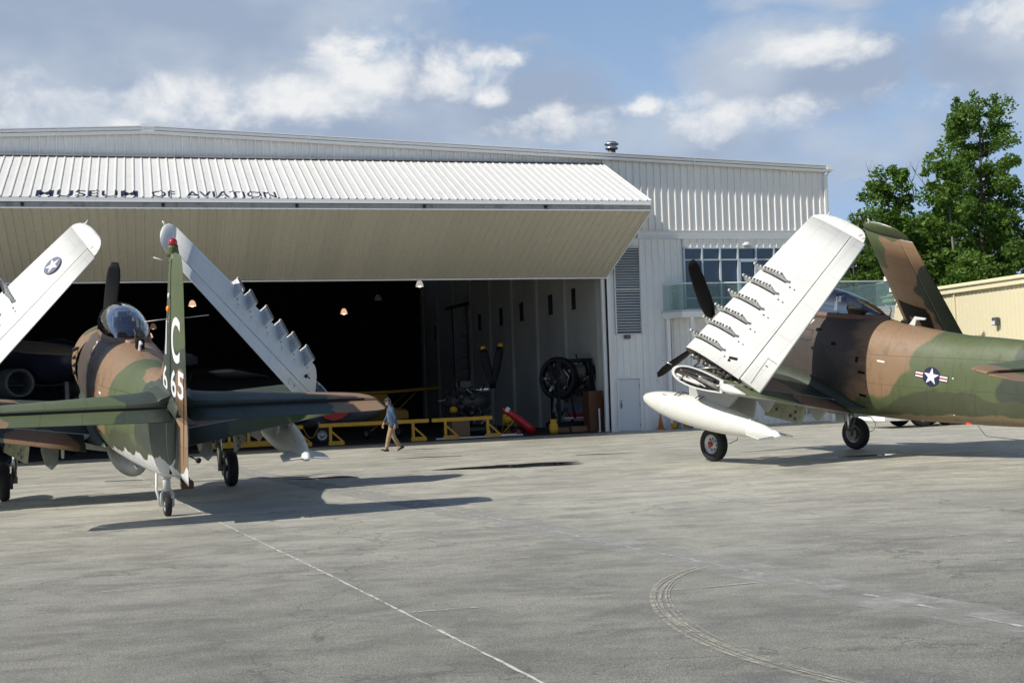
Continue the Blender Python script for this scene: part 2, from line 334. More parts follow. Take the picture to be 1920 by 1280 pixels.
def ground_mat():
    m = bpy.data.materials.new('apron'); m.use_nodes = True; T = NT(m.node_tree); b = T.n['Principled BSDF']
    tc = T.new('ShaderNodeTexCoord').outputs['Object']
    r = T.mapping(tc, rot=(0, 0, R(-8)))
    st = T.noise(T.mapping(r, sc=(.55, .95, 1)), 1.0, 9, .68, .5)            # finishing streaks
    st2 = T.noise(T.mapping(r, loc=(5, 2, 0), sc=(1.5, 2.3, 1)), 1.0, 9, .76, .5)
    blot = T.noise(tc, .16, 8, .66, .8); fineg = T.noise(tc, 70, 3, .7); mid = T.noise(tc, 5.5, 8, .78, .3); sp = T.noise(tc, 28, 5, .75)
    px_, py_, pz_ = T.sep(tc)
    c = T.mix(T.ramp(st, .36, .64), (.182, .176, .158), (.292, .284, .254))
    c = T.mix(T.math('MULTIPLY', T.ramp(st2, .44, .64), .55), c, (.36, .35, .315))
    c = T.mix(T.math('MULTIPLY', T.ramp(blot, .46, .66), .50), c, (.150, .146, .132))
    c = T.mix(T.math('MULTIPLY', T.ramp(mid, .47, .70), .42), c, (.150, .146, .132))
    c = T.mix(T.math('MULTIPLY', T.ramp(mid, .46, .30), .30), c, (.38, .37, .335))
    # view-angle brightness painted into the concrete: darker in front, lighter towards the hangar
    slab = T.ramp(T.math('ADD', py_, T.math('MULTIPLY', blot, 14)), 13, 34); c = T.mix(slab, T.mix(1.0, c, (.86, .855, .81), 'MULTIPLY'), T.mix(1.0, c, (1.82, 1.81, 1.70), 'MULTIPLY'))  # slab: mask of the painted view-angle brightness, not separate slabs
    oil = T.noise(tc, .9, 3, .5); c = T.mix(T.math('MULTIPLY', T.ramp(oil, .70, .76), .45), c, (.07, .066, .058))
    cr = T.new('ShaderNodeTexVoronoi', feature='DISTANCE_TO_EDGE'); cr.inputs['Scale'].default_value = .16; T.l.new(T.vmath('ADD', tc, T.vmath('MULTIPLY', T.comb(T.noise(tc, .8, 6), T.noise(T.mapping(tc, loc=(9, 3, 0)), .8, 6), 0.0), (2.6, 2.6, 0))), cr.inputs['Vector'])
    c = T.mix(T.math('MULTIPLY', T.ramp(cr.outputs['Distance'], .004, .0012), .5), c, (.10, .095, .085))
    g = T.ramp(fineg, .40, .60); c = T.mix(1.0, c, T.mix(g, (.62, .61, .60), (1.34, 1.34, 1.32)), 'MULTIPLY'); g = T.ramp(sp, .38, .62); c = T.mix(1.0, c, T.mix(g, (.84, .84, .83), (1.13, 1.13, 1.12)), 'MULTIPLY')
    T.put(b.inputs['Base Color'], c)
    T.l.new(T.math('ADD', T.math('MULTIPLY', st, .22), .42), b.inputs['Roughness']); b.inputs['Specular IOR Level'].default_value = .55
    bn = T.new('ShaderNodeBump'); bn.inputs['Strength'].default_value = .35; bn.inputs['Distance'].default_value = .012
    T.l.new(T.math('ADD', fineg, T.math('MULTIPLY', mid, .8)), bn.inputs['Height']); T.l.new(bn.outputs[0], b.inputs['Normal'])
    MATS['apron'] = m
ground_mat()
def line_mat(name, col, lo, hi, scale=2.5, bump=False):
    """worn paint or dust: patchy, lets the concrete show between"""
    m = bpy.data.materials.new(name); m.use_nodes = True; T = NT(m.node_tree); b = T.n['Principled BSDF']; o = T.n['Material Output']
    tc = T.new('ShaderNodeTexCoord').outputs['Object']; b.inputs['Base Color'].default_value = (*col, 1); b.inputs['Roughness'].default_value = .8
    t = T.new('ShaderNodeBsdfTransparent'); mx = T.new('ShaderNodeMixShader')
    f = T.ramp(T.noise(tc, scale, 8, .75), lo, hi); T.l.new(f, mx.inputs[0]); T.l.new(t.outputs[0], mx.inputs[1]); T.l.new(b.outputs[0], mx.inputs[2]); T.l.new(mx.outputs[0], o.inputs[0]); MATS[name] = m
line_mat('caulk', (.60, .59, .55), .34, .52, 5); line_mat('caulk_worn', (.52, .51, .48), .44, .60, 3); line_mat('track', (.44, .42, .35), .32, .66, 7)
line_mat('dust', (.40, .395, .37), .30, .72, 1.6)
def puddle_mat():
    m = bpy.data.materials.new('puddle'); m.use_nodes = True; T = NT(m.node_tree); b = T.n['Principled BSDF']
    b.inputs['Base Color'].default_value = (.035, .034, .032, 1); b.inputs['Roughness'].default_value = .04; b.inputs['Specular IOR Level'].default_value = .6; MATS['puddle'] = m
    m = bpy.data.materials.new('damp'); m.use_nodes = True; b = m.node_tree.nodes['Principled BSDF']
    b.inputs['Base Color'].default_value = (.085, .083, .077, 1); b.inputs['Roughness'].default_value = .35; MATS['damp'] = m
puddle_mat()
def leaf_mat(name, c1, c2):
    m = bpy.data.materials.new(name); m.use_nodes = True; T = NT(m.node_tree); b = T.n['Principled BSDF']; o = T.n['Material Output']
    g = T.new('ShaderNodeNewGeometry').outputs['Random Per Island']; tc = T.new('ShaderNodeTexCoord').outputs['Object']
    f = T.math('ADD', T.math('MULTIPLY', g, .6), T.math('MULTIPLY', T.noise(tc, .7, 3), .5)); c = T.mix(T.ramp(f, .25, .85), c1, c2)
    T.put(b.inputs['Base Color'], c); b.inputs['Roughness'].default_value = .55; b.inputs['Specular IOR Level'].default_value = .25
    tr = T.new('ShaderNodeBsdfTranslucent'); T.put(tr.inputs[0], T.mix(1, c, (1.3, 1.5, .6), 'MULTIPLY')); mx = T.new('ShaderNodeMixShader'); mx.inputs[0].default_value = .42
    T.l.new(b.outputs[0], mx.inputs[1]); T.l.new(tr.outputs[0], mx.inputs[2]); T.l.new(mx.outputs[0], o.inputs[0]); MATS[name] = m
leaf_mat('leaf', (.068, .135, .024), (.155, .240, .050)); leaf_mat('leaf_dark', (.046, .098, .020), (.110, .185, .038)); leaf_mat('leaf_light', (.085, .13, .035), (.17, .22, .07))
M = MATS
exec_parts = []
# ------------------------------------------------------------------ ground
def ground():
    b = MB(); s = 900; b.add([(-s, -200, 0), (s, -200, 0), (s, 1500, 0), (-s, 1500, 0)], [(0, 1, 2, 3)])
    tag(b.build('apron', M['apron']), kind='structure')
    def ribbon(pts, w, z, jit=0, sub=8):
        V = []; P = [Vector((*p, 0)) for p in pts]; Q = []
        for i in range(len(P)-1):
            n = max(1, int((P[i+1]-P[i]).length/ (1/sub)))
            Q += [P[i].lerp(P[i+1], k/n) for k in range(n)]
        Q.append(P[-1])
        for i, p in enumerate(Q):
            d = (Q[min(i+1, len(Q)-1)]-Q[max(i-1, 0)]).normalized(); n = Vector((-d.y, d.x, 0)); ww = w*(1+jit*random.uniform(-1, 1)); o = n*w*jit*random.uniform(-.4, .4)
            V += [p+n*ww/2+o+Vector((0,0,z)), p-n*ww/2+o+Vector((0,0,z))]
        return V, [(2*i, 2*i+1, 2*i+3, 2*i+2) for i in range(len(Q)-1)]
    j = [([(-12.5, 43.5), (-7.4, 29.1), (-5.04, 22.55), (-2.14, 14.95), (-1.27, 12.6), (1.2, 5.9)], .024, 'caulk'),
         ([(-9.2, 42.2), (-6.95, 36.1), (-.11, 19.76), (1.31, 15.91), (2.84, 12.15), (4.6, 7.6)], .05, 'caulk_worn'),
         ([(-9, 12.8), (-5.28, 13.8), (-1.5, 15.05), (3.5, 16.5)], .035, 'caulk_worn'), ([(-1.2, 11.9), (-.0, 12.16), (.77, 12.4), (1.66, 12.68), (2.6, 12.95)], .04, 'caulk_worn'),
         ([(2.6, 24.8), (3.68, 20.5), (4.33, 17.92), (6.9, 10.6)], .035, 'caulk_worn'), ([(-10, 26.5), (6, 31), (20, 35.5)], .035, 'caulk_worn'), ([(-16, 37.5), (4, 43.5), (16, 47.2)], .04, 'caulk_worn'), ([(-13, 20.5), (-5, 22.9), (3.0, 25.3), (12, 28)], .03, 'caulk_worn'), ([(-14.5, 31.5), (-9.8, 13.8)], .03, 'caulk_worn')]
    for i, (p, w, m) in enumerate(j):
        b = MB(); b.add(*ribbon(p, w, .004+.0006*i, .45)); tag(b.build('joint', M[m]), kind='structure')
    b = MB(); b.add(*ribbon(j[1][0], .7, .0025, .2, 2)); tag(b.build('joint_dust', M['dust']), kind='structure')
    c = [(1.86, 14.15), (1.62, 13.85), (1.33, 13.17), (1.13, 12.22), (1.09, 11.09), (1.24, 10.11), (1.55, 9.17), (1.86, 8.5), (2.4, 7.5)]
    # smooth the tyre track
    t = np.linspace(0, 1, len(c)); tt = np.linspace(0, 1, 60); cx = np.polyfit(t, [p[0] for p in c], 5); cy = np.polyfit(t, [p[1] for p in c], 5)
    cc = [(float(np.polyval(cx, q)), float(np.polyval(cy, q))) for q in tt]
    b = MB()
    for k in range(5):
        off = [(x+.043*k+.010*math.sin(y*1.7+k*2.1)+.006, y) for x, y in cc]; b.add(*ribbon(off, (.034, .018, .026, .020, .012)[k], .0075, .12, 6))
    tag(b.build('tyre_track', M['track']), kind='structure')
    def pud(name, cx, cy, rx, ry, m, z, seed):
        r = random.Random(seed); n = 40; ph = [r.uniform(0, 6.28) for _ in range(5)]
        vs = []
        for k in range(n):
            a = 2*PI*k/n; q = 1+.18*math.sin(2*a+ph[0])+.15*math.sin(3*a+ph[1])+.1*math.sin(5*a+ph[2])+.06*math.sin(9*a+ph[3])
            vs.append((cx+rx*q*math.cos(a), cy+ry*q*math.sin(a)+.2*rx*math.cos(a)*.3, z))
        vs.append((cx, cy, z)); b = MB(); b.add(vs, [(k, (k+1) % n, n) for k in range(n)]); tag(b.build(name, M[m]), kind='structure')
    pud('puddle', .0, 34.3, 1.3, .85, 'puddle', .006, 21); pud('damp_patch', .05, 34.3, 1.5, 1.05, 'damp', .003, 21)
    pud('puddle', -4.6, 32.6, .85, .22, 'puddle', .006, 5); pud('puddle', -5.6, 33.6, .6, .16, 'puddle', .006, 8)
    pud('puddle', 8.2, 32.25, .8, .22, 'puddle', .006, 6); pud('damp_patch', 8.7, 31.9, 1.9, .45, 'damp', .003, 7)
    pud('damp_patch', -10, 35.2, .6, .2, 'damp', .003, 9); pud('damp_patch', 2.3, 38.5, .8, .2, 'damp', .003, 10); pud('damp_patch', -2.6, 41, .9, .25, 'damp', .003, 11)
ground()

# ------------------------------------------------------------------ aircraft
AL = R(11.5); ca, sa = math.cos(AL), math.sin(AL)
def g2b(x, y, z): return Vector((x*ca+z*sa, y, -x*sa+z*ca))     # level aircraft frame -> nose-up body frame
GUP = g2b(0, 0, 1)
ST = np.array([  # x, top, bottom, half width
 (1.30,3.46,1.76,.80),(.9,3.52,1.66,.80),(.5,3.60,1.55,.79),(0,3.70,1.45,.78),(-.8,3.76,1.40,.78),(-1.6,3.79,1.42,.79),(-2.4,3.77,1.49,.79),(-3.0,3.725,1.54,.76),(-3.6,3.70,1.60,.71),
 (-4.2,3.69,1.675,.65),(-5.0,3.70,1.79,.555),(-5.7,3.76,1.89,.475),(-6.4,3.80,2.00,.40),(-7.0,3.80,2.11,.33),(-7.6,3.78,2.25,.26),(-8.1,3.72,2.38,.19),(-8.5,3.62,2.50,.10)])
def fus(x):
    xs = -ST[:, 0]; return [float(np.interp(-x, xs, ST[:, k])) for k in (1, 2, 3)]
def fus_ring(x, n=44, grow=0):
    t, b, w = fus(x); zc = b+(t-b)*.50; ring = []; k_up = 2.2; k_lo = 2.25+.35*min(1, max(0, (x+4)/2))
    for k in range(n):
        a = 2*PI*k/n; c, s = math.cos(a), math.sin(a); e = k_up if s > 0 else k_lo
        ring.append(Vector((x, (w+grow)*math.copysign(abs(c)**(2/e), c), zc+((t-zc) if s > 0 else (zc-b))*math.copysign(abs(s)**(2/e), s)+grow*s)))
    return ring
def fus_y(x, z):
    t, b, w = fus(x); zc = b+(t-b)*.5; e = 2.2 if z > zc else 2.25+.35*min(1, max(0, (x+4)/2)); q = abs(z-zc)/((t-zc) if z > zc else (zc-b)); return w*max(0, 1-min(q, 1)**e)**(1/e)
def foil(x, t): return t*5*(.2969*math.sqrt(max(x, 0))-.1260*x-.3516*x*x+.2843*x**3-.1036*x**4)
def wring(le, cd, ch, nd, t, f0, f1, n=12):
    """aerofoil ring between chord fractions; le, cd (chord direction), nd (up)"""
    xs = [f0+(f1-f0)*(1-math.cos(PI*k/n))/2 for k in range(n+1)]
    up_ = [le+cd*ch*x+nd*foil(x, t) for x in xs[::-1]]; lo = [le+cd*ch*x-nd*foil(x, t) for x in xs]
    if f0 > .02:   # rounded nose for control surfaces
        pass
    return up_+lo[(1 if f0 < 1e-6 else 0):]
def wsurf(name, secs, f0, f1, mats, parent, n=12, cap=True, capmat=None, tf0=None):
    """secs: (le, chord dir, chord, normal, thickness[, f0, f1])"""
    b = MB(); rings = []
    for s in secs:
        a0, a1 = (s[5], s[6]) if len(s) > 5 else (f0, f1); rings.append(wring(*s[:5], a0, a1, n))
    b.loft(rings, mat=lambda k: 0 if k < n else (1 if k < 2*n+1 and len(mats) > 1 else 0), cap=cap, capmat=capmat)
    return b.build(name, mats, parent)
# folded panel frame (port side): origin, span, chord, underside normal
PO = Vector((-1.37, 3.74, 2.93)); PN = Vector((-.36, .68, .64)).normalized(); PS = Vector((-.09, -.71, .70)); PS = (PS-PS.dot(PN)*PN).normalized(); PC = PN.cross(PS)
if PC.x > 0: PC = -PC
def star_decal(parent, fn, r, bars=True, mats=('insig_blue', 'insig_white', 'insig_red')):
    """fn(u, v, lift) -> 3-D point; roundel with star and bars as one child"""
    b = MB(); n = 36
    def poly(pts, lift, m):
        c = (sum(p[0] for p in pts)/len(pts), sum(p[1] for p in pts)/len(pts)); k = len(pts)
        b.add([fn(*p, lift) for p in pts]+[fn(*c, lift)], [(i, (i+1) % k, k) for i in range(k)], m)
    def rect(x0, x1, y0, y1, lift, m):
        q = 6; b.add([fn(x0+(x1-x0)*i/q, y, lift) for i in range(q+1) for y in (y0, y1)], [(2*i, 2*i+1, 2*i+3, 2*i+2) for i in range(q)], m)
    if bars:
        rect(-2.08*r, 2.08*r, -.335*r, .335*r, .003, 0)
        for s in (-1, 1):
            rect(s*.98*r, s*2.0*r, -.26*r, .26*r, .005, 1); rect(s*.98*r, s*2.0*r, -.085*r, .085*r, .007, 2)
    poly([(r*1.06*math.cos(2*PI*k/n), r*1.06*math.sin(2*PI*k/n)) for k in range(n)], .0085, 0)
    poly([(rr*math.sin(2*PI*k/10), rr*math.cos(2*PI*k/10)) for k in range(10) for rr in [r*.98 if k % 2 == 0 else r*.385]], .0105, 1)
    return b.build('insignia', [M[m] for m in mats], parent, merge=False)

def wheel(parent, c, ax, r, w, hubm, redcap=0, name='wheel'):
    c = Vector(c); ax = Vector(ax).normalized()
    b = MB(); prof = []
    for k in range(17):
        a = PI*k/16; prof.append((-w/2*math.cos(a)*1.0 if True else 0, r-.0*1-(1-abs(math.sin(a))**.45)*r*.30))
    prof = [(-w*.40, r*.56)]+prof+[(w*.40, r*.56)]
    b.lathe(prof, c, ax, 40, cap=False)
    for off in (-w*.18, -w*.06, w*.06, w*.18): pass
    ty = b.build('tyre', M['tyre'], parent)
    h = MB(); h.lathe([(-w*.34, .02), (-w*.34, r*.16), (-w*.36, r*.2), (-w*.2, r*.24), (-w*.18, r*.42), (-w*.38, r*.54), (-w*.38, r*.585), (w*.38, r*.585), (w*.38, r*.54), (w*.18, r*.42), (w*.2, r*.24), (w*.36, r*.2), (w*.36, r*.13), (w*.36, .01)], c, ax, 32, mat=0)
    u = ax.cross(Vector((0, 0, 1))).normalized(); v = ax.cross(u)
    for k in range(8):
        a = 2*PI*k/8
        for s in (-1, 1): h.lathe([(0, .001), (0, r*.05), (.012, r*.05), (.012, .001)], c+ax*s*w*.185+(u*math.cos(a)+v*math.sin(a))*r*.33, ax*s, 8, mat=1)
    if redcap: h.lathe([(0, r*.15), (.05, r*.14), (.055, .001)], c+ax*redcap*w*.34, ax*redcap, 14, mat=2)
    h.build('rim', [M[hubm], M['mech'], M['red']], ty)
    return ty

def tail_text(parent, txt, x0, x1, z0, z1, surf, m, slant=0):
    pts, fs = text2d(txt)
    # +u runs aft on the port side
    fn = lambda u, v: (lambda X, Z: Vector((X, surf(X, Z)+.004, Z)))(x0+(x1-x0)*u, z0+(z1-z0)*v)
    return decal('marking', pts, fs, fn, m, parent)

def warplane(pos, hd, label, variant, T):
    root = thing('folded_wing_warplane', label, 'airplane', (*pos, 0), (0, -AL, hd+PI/2), 'camouflaged propeller warplanes with folded wings')
    A = variant == 'A'
    fr = (-2.5, 1.50, .178, .17 if A else .04, (.66, .66, .64) if A else (.20, .15, .08), .50 if A else .25)
    fm = camo('fuselage_paint_'+variant, MID, [((-8.6, 0, 2.7), (2.4, 2, 2.0), DRK), ((-6.2, 0, 1.7), (3.2, 2, .85), (.060, .070, .034)), ((-1.5, 0, 3.75), (2.85, 2.2, 2.15), TAN), ((-1.0, 0, 2.45), (1.1, 2, .62), DRK), ((1.6, 0, 3.2), (.7, 2, .5), DRK)]+([((-6.25, .15, 3.95), (.75, .5, .42), TAN)] if A else []), fr, dirt=.55, soot_shade=((-.75, 0, 2.75), (2.15, 2, 1.35), .90))  # forward dark camouflage patch and exhaust stain also paint in the folded wing's shadow
    finm = camo('fin_paint_'+variant, DRK, [((-8.4, 0, 5.9), (.9, 1, 1.35), MID), ((-6.75, 0, 4.25), (.50, 1, .75), TAN), ((-7.5, 0, 6.1), (.5, 1, .7), MID), ((-8.75, 0, 3.2), (.55, 1, 1.05), TAN), ((-8.2, 0, 2.6), (.55, 1, .95), DRK)], (-6.0, 2.1, .178, .02, (.66, .66, .64), .6) if A else None, dirt=.3)
    wupm = camo('wing_paint_'+variant, DRK, [((-1.6, 2.6, 2.2), (1.4, .75, 2), TAN), ((-1.4, -1.9, 2.2), (1.3, .75, 2), TAN), ((-2.6, 1.7, 2), (.5, .75, 2), TAN), ((-2.4, -3.5, 2), (.9, .9, 2), MID), ((-1.2, 4.1, 2.4), (1.3, .55, 2), MID)], None, dirt=.35)
    flapm = camo('flap_paint_'+variant, DRK, [((-2.6, 1.75, 1.8), (.8, .72, 2), TAN), ((-2.6, 3.6, 1.8), (.8, .9, 2), MID), ((-2.6, -3.1, 1.8), (.8, 1.2, 2), MID), ((-2.6, .7, 1.8), (.6, .2, 2), TAN)], None, dirt=.3)
    tailm = camo('tail_paint_'+variant, DRK, [((-7.9, 1.9, 3.5), (2, 1.0, 1), MID), ((-8.0, -3.3, 3.5), (2, 1.0, 1), TAN), ((-8.0, 3.3, 3.5), (2, .62, 1), TAN), ((-8.0, -1.2, 3.5), (1.6, 1.2, 1), DRK)], None, dirt=.25)
    oupm0 = camo('outer_wing_paint_'+variant, TAN, [((-1.9, 0, 5.75), (1.1, 2.2, .55), MID), ((-2.9, 0, 4.3), (.75, 2.4, .75), DRK), ((-2.9, 0, 3.3), (.9, 2.0, .85), DRK)], None, dirt=.3)
    white = M['wing_white']; grey = M['belly_grey']
    # fuselage
    b = MB(); xs = sorted(set(list(np.linspace(1.30, -8.5, 50))), reverse=True)
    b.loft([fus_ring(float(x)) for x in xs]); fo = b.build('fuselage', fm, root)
    # shallow panels, vents, hatches on the fuselage side
    pd = MB()
    def side(x0, x1, z0, z1, s, m=0, lift=.006):
        q = 3; pd.add([Vector((x0+(x1-x0)*i/q, s*(fus_y(x0+(x1-x0)*i/q, z)+lift), z)) for i in range(q+1) for z in (z0, z1)], [(2*i, 2*i+1, 2*i+3, 2*i+2) for i in range(q)], m)
    for s in (1, -1):
        side(-1.15, -1.33, 3.30, 3.34, s); side(-1.75, -1.88, 3.02, 3.10, s); side(-2.55, -2.63, 2.75, 2.88, s)
        side(-2.80, -2.82, 1.85, 2.85, s); side(-2.66, -2.86, 2.52, 2.58, s); side(-2.7, -2.9, 2.0, 2.06, s)
        for (x0, x1, z0, z1) in ((-.62, -1.08, 3.02, 3.03), (-.62, -1.08, 3.26, 3.27), (-.61, -.62, 3.02, 3.27), (-1.08, -1.09, 3.02, 3.27)): side(x0, x1, z0, z1, s)
        side(-3.15, -3.35, 2.86, 2.90, s, 1); side(-5.06, -5.10, 2.0, 2.82, s, 1); side(-.95, -1.25, 3.60, 3.63, s, 1)
        q = [(-.72, 3.50), (-.98, 3.50), (-.85, 3.33)]; pd.add([Vector((x, s*(fus_y(x, z)+.008), z)) for x, z in q], [(0, 1, 2)], 1)
        q = [(-.78, 3.475), (-.92, 3.475), (-.85, 3.39)]; pd.add([Vector((x, s*(fus_y(x, z)+.011), z)) for x, z in q], [(0, 1, 2)], 2)
    pd.build('markings', [M['black_paint'], M['insig_white'], M['insig_red']], fo, merge=False)
    star_decal(fo, lambda u, v, l: Vector((-4.57-u, fus_y(-4.57-u, 2.76+v)+.004+l, 2.76+v)), .195)
    star_decal(fo, lambda u, v, l: Vector((-4.57+u, -(fus_y(-4.57+u, 2.76+v)+.004+l), 2.76+v)), .195)
    # exhaust soot shield and root fairing
    # cowling
    cm = camo('cowl_paint_'+variant, TAN, [((1.9, 0, 3.3), (.5, .55, .6), MID), ((2.0, 0, 1.9), (.9, .9, .5), DRK)], None, dirt=.3)
    b = MB(); b.lathe([(2.62, .58), (2.66, .63), (2.60, .70), (2.35, .79), (1.9, .845), (1.2, .865), (1.02, .86), (1.0, .835), (1.3, .80), (2.3, .70), (2.62, .58)], (0, 0, 2.62), (1, 0, 0), 40, cap=False)
    co = b.build('cowling', cm, root)
    b = MB()
    for k in range(22):
        a = PI*(.12+.76*k/21)*1.0
        for s in (1,):
            y, z = math.cos(a), math.sin(a); b.box((.93, y*.868, 2.62+z*.868), (.20, .012, .17), Matrix.Rotation(a, 3, 'X'))
    b.build('cowl_flap', cm, co)
    b = MB(); b.lathe([(2.3, .1), (2.25, .69), (2.2, .69), (2.2, .1)], (0, 0, 2.62), (1, 0, 0), 30)
    for k in range(9):
        a = 2*PI*k/9; b.lathe([(0, .11), (.4, .10), (.44, .04)], (2.38, math.cos(a)*.22, 2.62+math.sin(a)*.22), (0, math.cos(a), math.sin(a)), 10)
    b.lathe([(0, .2), (.35, .17), (.42, .1)], (2.4, 0, 2.62), (1, 0, 0), 16); b.build('engine', M['mech'], root)
    # exhaust stubs, seen against the dark hangar
    for s in (1, -1):
        b = MB()
        for k in range(4):
            z = 3.05-.17*k; b.tube([(1.15, s*.76, z), (1.02, s*.85, z), (.88, s*.88, z)], [.04, .04, .036], 8)
        b.build('exhaust_pipes', M['mech'], root)
    # propeller
    hub = Vector((3.0, 0, 2.62)); po = MB(); po.lathe([(-.25, .15), (-.12, .17), (.05, .17), (.2, .12), (.32, .05), (.34, .001)], hub, (1, 0, 0), 20)
    pr = po.build('propeller_hub', M['prop'], root)
    for k in range(4):
        a = T+k*PI/2; d = Vector((0, math.sin(a), math.cos(a))); t = Vector((0, math.cos(a), -math.sin(a))); b = MB(); rings = []
        for q in range(13):
            f = q/12; r_ = .16+f*2.0; ch = 1.02*[.14,.17,.24,.31,.35,.365,.36,.355,.345,.335,.32,.28,.16][q]; tw = R(58-42*f); th = .10*(1-f)**1.3+.012
            cd = t*math.cos(tw)+Vector((1, 0, 0))*math.sin(tw); nd = d.cross(cd)
            rings.append([hub+d*r_+cd*ch*.5*math.cos(2*PI*j/10)+nd*th*.5*math.sin(2*PI*j/10) for j in range(10)])
        b.loft(rings); b.build('blade', M['prop'], pr)
    # canopy: windscreen, sliding bubble, brown rail with its rear cuff
    def can(x, grow=0):
        # half width, base z, top z
        X = [-2.62, -2.45, -2.2, -1.8, -1.4, -1.0, -.5, 0, .35, .75, .95]
        Wd = [.06, .20, .33, .41, .44, .45, .45, .43, .40, .33, .22]; Tp = [3.78, 3.88, 3.98, 4.12, 4.20, 4.25, 4.24, 4.20, 4.12, 3.85, 3.68]; Bs = [3.74, 3.74, 3.74, 3.72, 3.69, 3.66, 3.63, 3.60, 3.57, 3.52, 3.48]
        return [float(np.interp(x, X, q)) for q in (Wd, Bs, Tp)]
    def can_ring(x, n=18, g=0):
        w, bs, tp = can(x); return [Vector((x, (w+g)*math.cos(PI*k/n)*(1+.09*math.sin(PI*k/n)), bs+(tp-bs+g)*math.sin(PI*k/n)**.85)) for k in range(n+1)]
    b = MB(); b.loft([can_ring(float(x)) for x in np.linspace(-2.5, .02, 22)], cap=False, close=False); b.build('canopy', M['canopy_glass'], root)
    b = MB(); b.loft([can_ring(float(x)) for x in np.linspace(.06, .93, 9)], cap=False, close=False); ws = b.build('windscreen', M['canopy_glass'], root)
    b = MB()
    for x in (.04, .42): r_ = can_ring(x, 18, .006); b.tube(r_, .018, 6)
    for kk in (5, 13): b.tube([can_ring(float(x), 18, .004)[kk] for x in np.linspace(.42, .93, 6)], .015, 6)
    b.build('windscreen_frame', M['black_paint'], ws)
    b = MB(); frm = []
    for s in (1, -1):
        rg = []
        for x in np.linspace(.6, -2.55, 18):
            w, bs, tp = can(float(x)); y = s*w; rg.append([Vector((x, y+s*.035, bs-.10)), Vector((x, y-s*.02, bs-.10)), Vector((x, y-s*.025, bs+.03)), Vector((x, y+s*.012, bs+.03))])
        b.loft(rg)
    b.loft([[Vector((x, y, z)) for y, z in ((w, bz), (w*.9, tz), (0, tz+.02), (-w*.9, tz), (-w, bz))] for x, w, bz, tz in ((-2.3, .33, 3.66, 3.80), (-2.5, .24, 3.66, 3.80), (-2.72, .10, 3.66, 3.75))])
    b.build('canopy_rail', camo('rail_paint_'+variant, (.20, .115, .075), [], lines=False, dirt=.3), root)
    # cockpit inside: tub, seat, headrest, panel
    b = MB(); b.box((-.9, 0, 3.71), (2.6, .62, .06)); b.box((.42, 0, 3.74), (.1, .6, .26)); b.box((-2.0, 0, 3.80), (.7, .34, .10)); ck = b.build('cockpit_tub', M['cockpit'], root)
    for x in (-.45, -1.25):
        b = MB(); b.box((x, 0, 3.82), (.10, .38, .30)); b.box((x-.02, 0, 4.02), (.09, .20, .14)); b.box((x+.06, .1, 3.92), (.03, .05, .3), mat=1); b.box((x+.06, -.1, 3.92), (.03, .05, .3), mat=1)
        b.build('seat', [M['seat_grey'], M['white_paint']], ck, bevel=.015)
    # dorsal fittings
    b = MB(); b.box((-3.2, -.03, 3.80 if A else 3.74), (.22, .16, .22 if A else .08)); b.build('dorsal_intake', M['black_paint'], root, bevel=.03)
    b = MB(); b.prism([(-3.30, 0, 3.69), (-3.48, 0, 3.69), (-3.50, 0, 3.83), (-3.74, 0, 3.86), (-3.76, 0, 3.905), (-3.44, 0, 3.90), (-3.38, 0, 3.80)], (0, .035, 0)); b.build('antenna', M['mech_white'], root, bevel=.008)
    b = MB(); b.tube([(-2.72, 0, 3.72), (-2.76, 0, 3.95), (-2.74, .03, 4.02)], .012, 6); b.build('antenna', M['rust'], root)
    # ---------------- centre wing, flaps
    def wing_sec(y, s):
        f = (y-.55)/(4.12-.55); le = Vector((.42-.66*f, s*y, 1.80+.47*f)); te = Vector((-2.86+.14*f, s*y, 1.56+.60*f)); c = te-le; ch = c.length; cd = c/ch
        nd = Vector((-cd.z, 0, cd.x)); nd = -nd if nd.z < 0 else nd
        return le, cd, ch, nd, (.215-.03*f)*ch*.95
    for s in (1, -1):
        ys = [.5, 1.0, 1.8, 2.6, 3.4, 4.12]
        secs = [wing_sec(y, s) for y in ys]
        wp = wsurf('wing', secs, 0, .765, [wupm, grey, M['mech']], root, 14, capmat=2)
        secs = [wing_sec(y, s) for y in (.95, 1.8, 2.6, 3.4, 4.0)]
        wsurf('flap', secs, .775, .995, [flapm, grey], root, 6)
        # wing-root fillet
        b = MB(); rg = []
        for x in np.linspace(.2, -2.95, 14):
            x = float(x); f = min(1, max(0, (x+2.95)/1.4)); zw = 1.84-.075*(.42-x)+.10*min(1, max(0, (x+3.0)/2)); yw = .70+.42*f*min(1, (.6-x)/.9+.2)
            zt = zw+.12+.34*f; rg.append([Vector((x, s*yw, zw)), Vector((x, s*(yw-.12*f-.02), zw+.05)), Vector((x, s*(fus_y(x, zt)+.06), zw+.12+.12*f)), Vector((x, s*(fus_y(x, zt)-.02), zt)), Vector((x, s*.45, zw)), ]); g_ = min(1, max(.02, (x+2.95)/.7)); cn = Vector((x, s*.60, 1.74)); rg[-1] = [cn+(p-cn)*g_ for p in rg[-1]]
        b.loft(rg); b.build('root_fairing', wupm, root)
        # fold rib: bright rim, dark bay, actuators
        le, cd, ch, nd, t = wing_sec(4.125, s); oy = Vector((0, s, 0)); ro = wring(le, cd, ch, nd, t*1.03, 0, .70, 14); ce = le+cd*ch*.33
        ri = [ce+(p-ce)*.88-nd*0 for p in ro]; n = len(ro)
        b = MB(); r2 = [p+oy*.035 for p in ro]; r3 = [p+oy*.035 for p in ri]; r4 = [p-oy*.02 for p in ri]
        b.loft([ro, r2, r3, r4], cap=False, smooth=False); rib = b.build('fold_rib', M['mech_white'], wp)
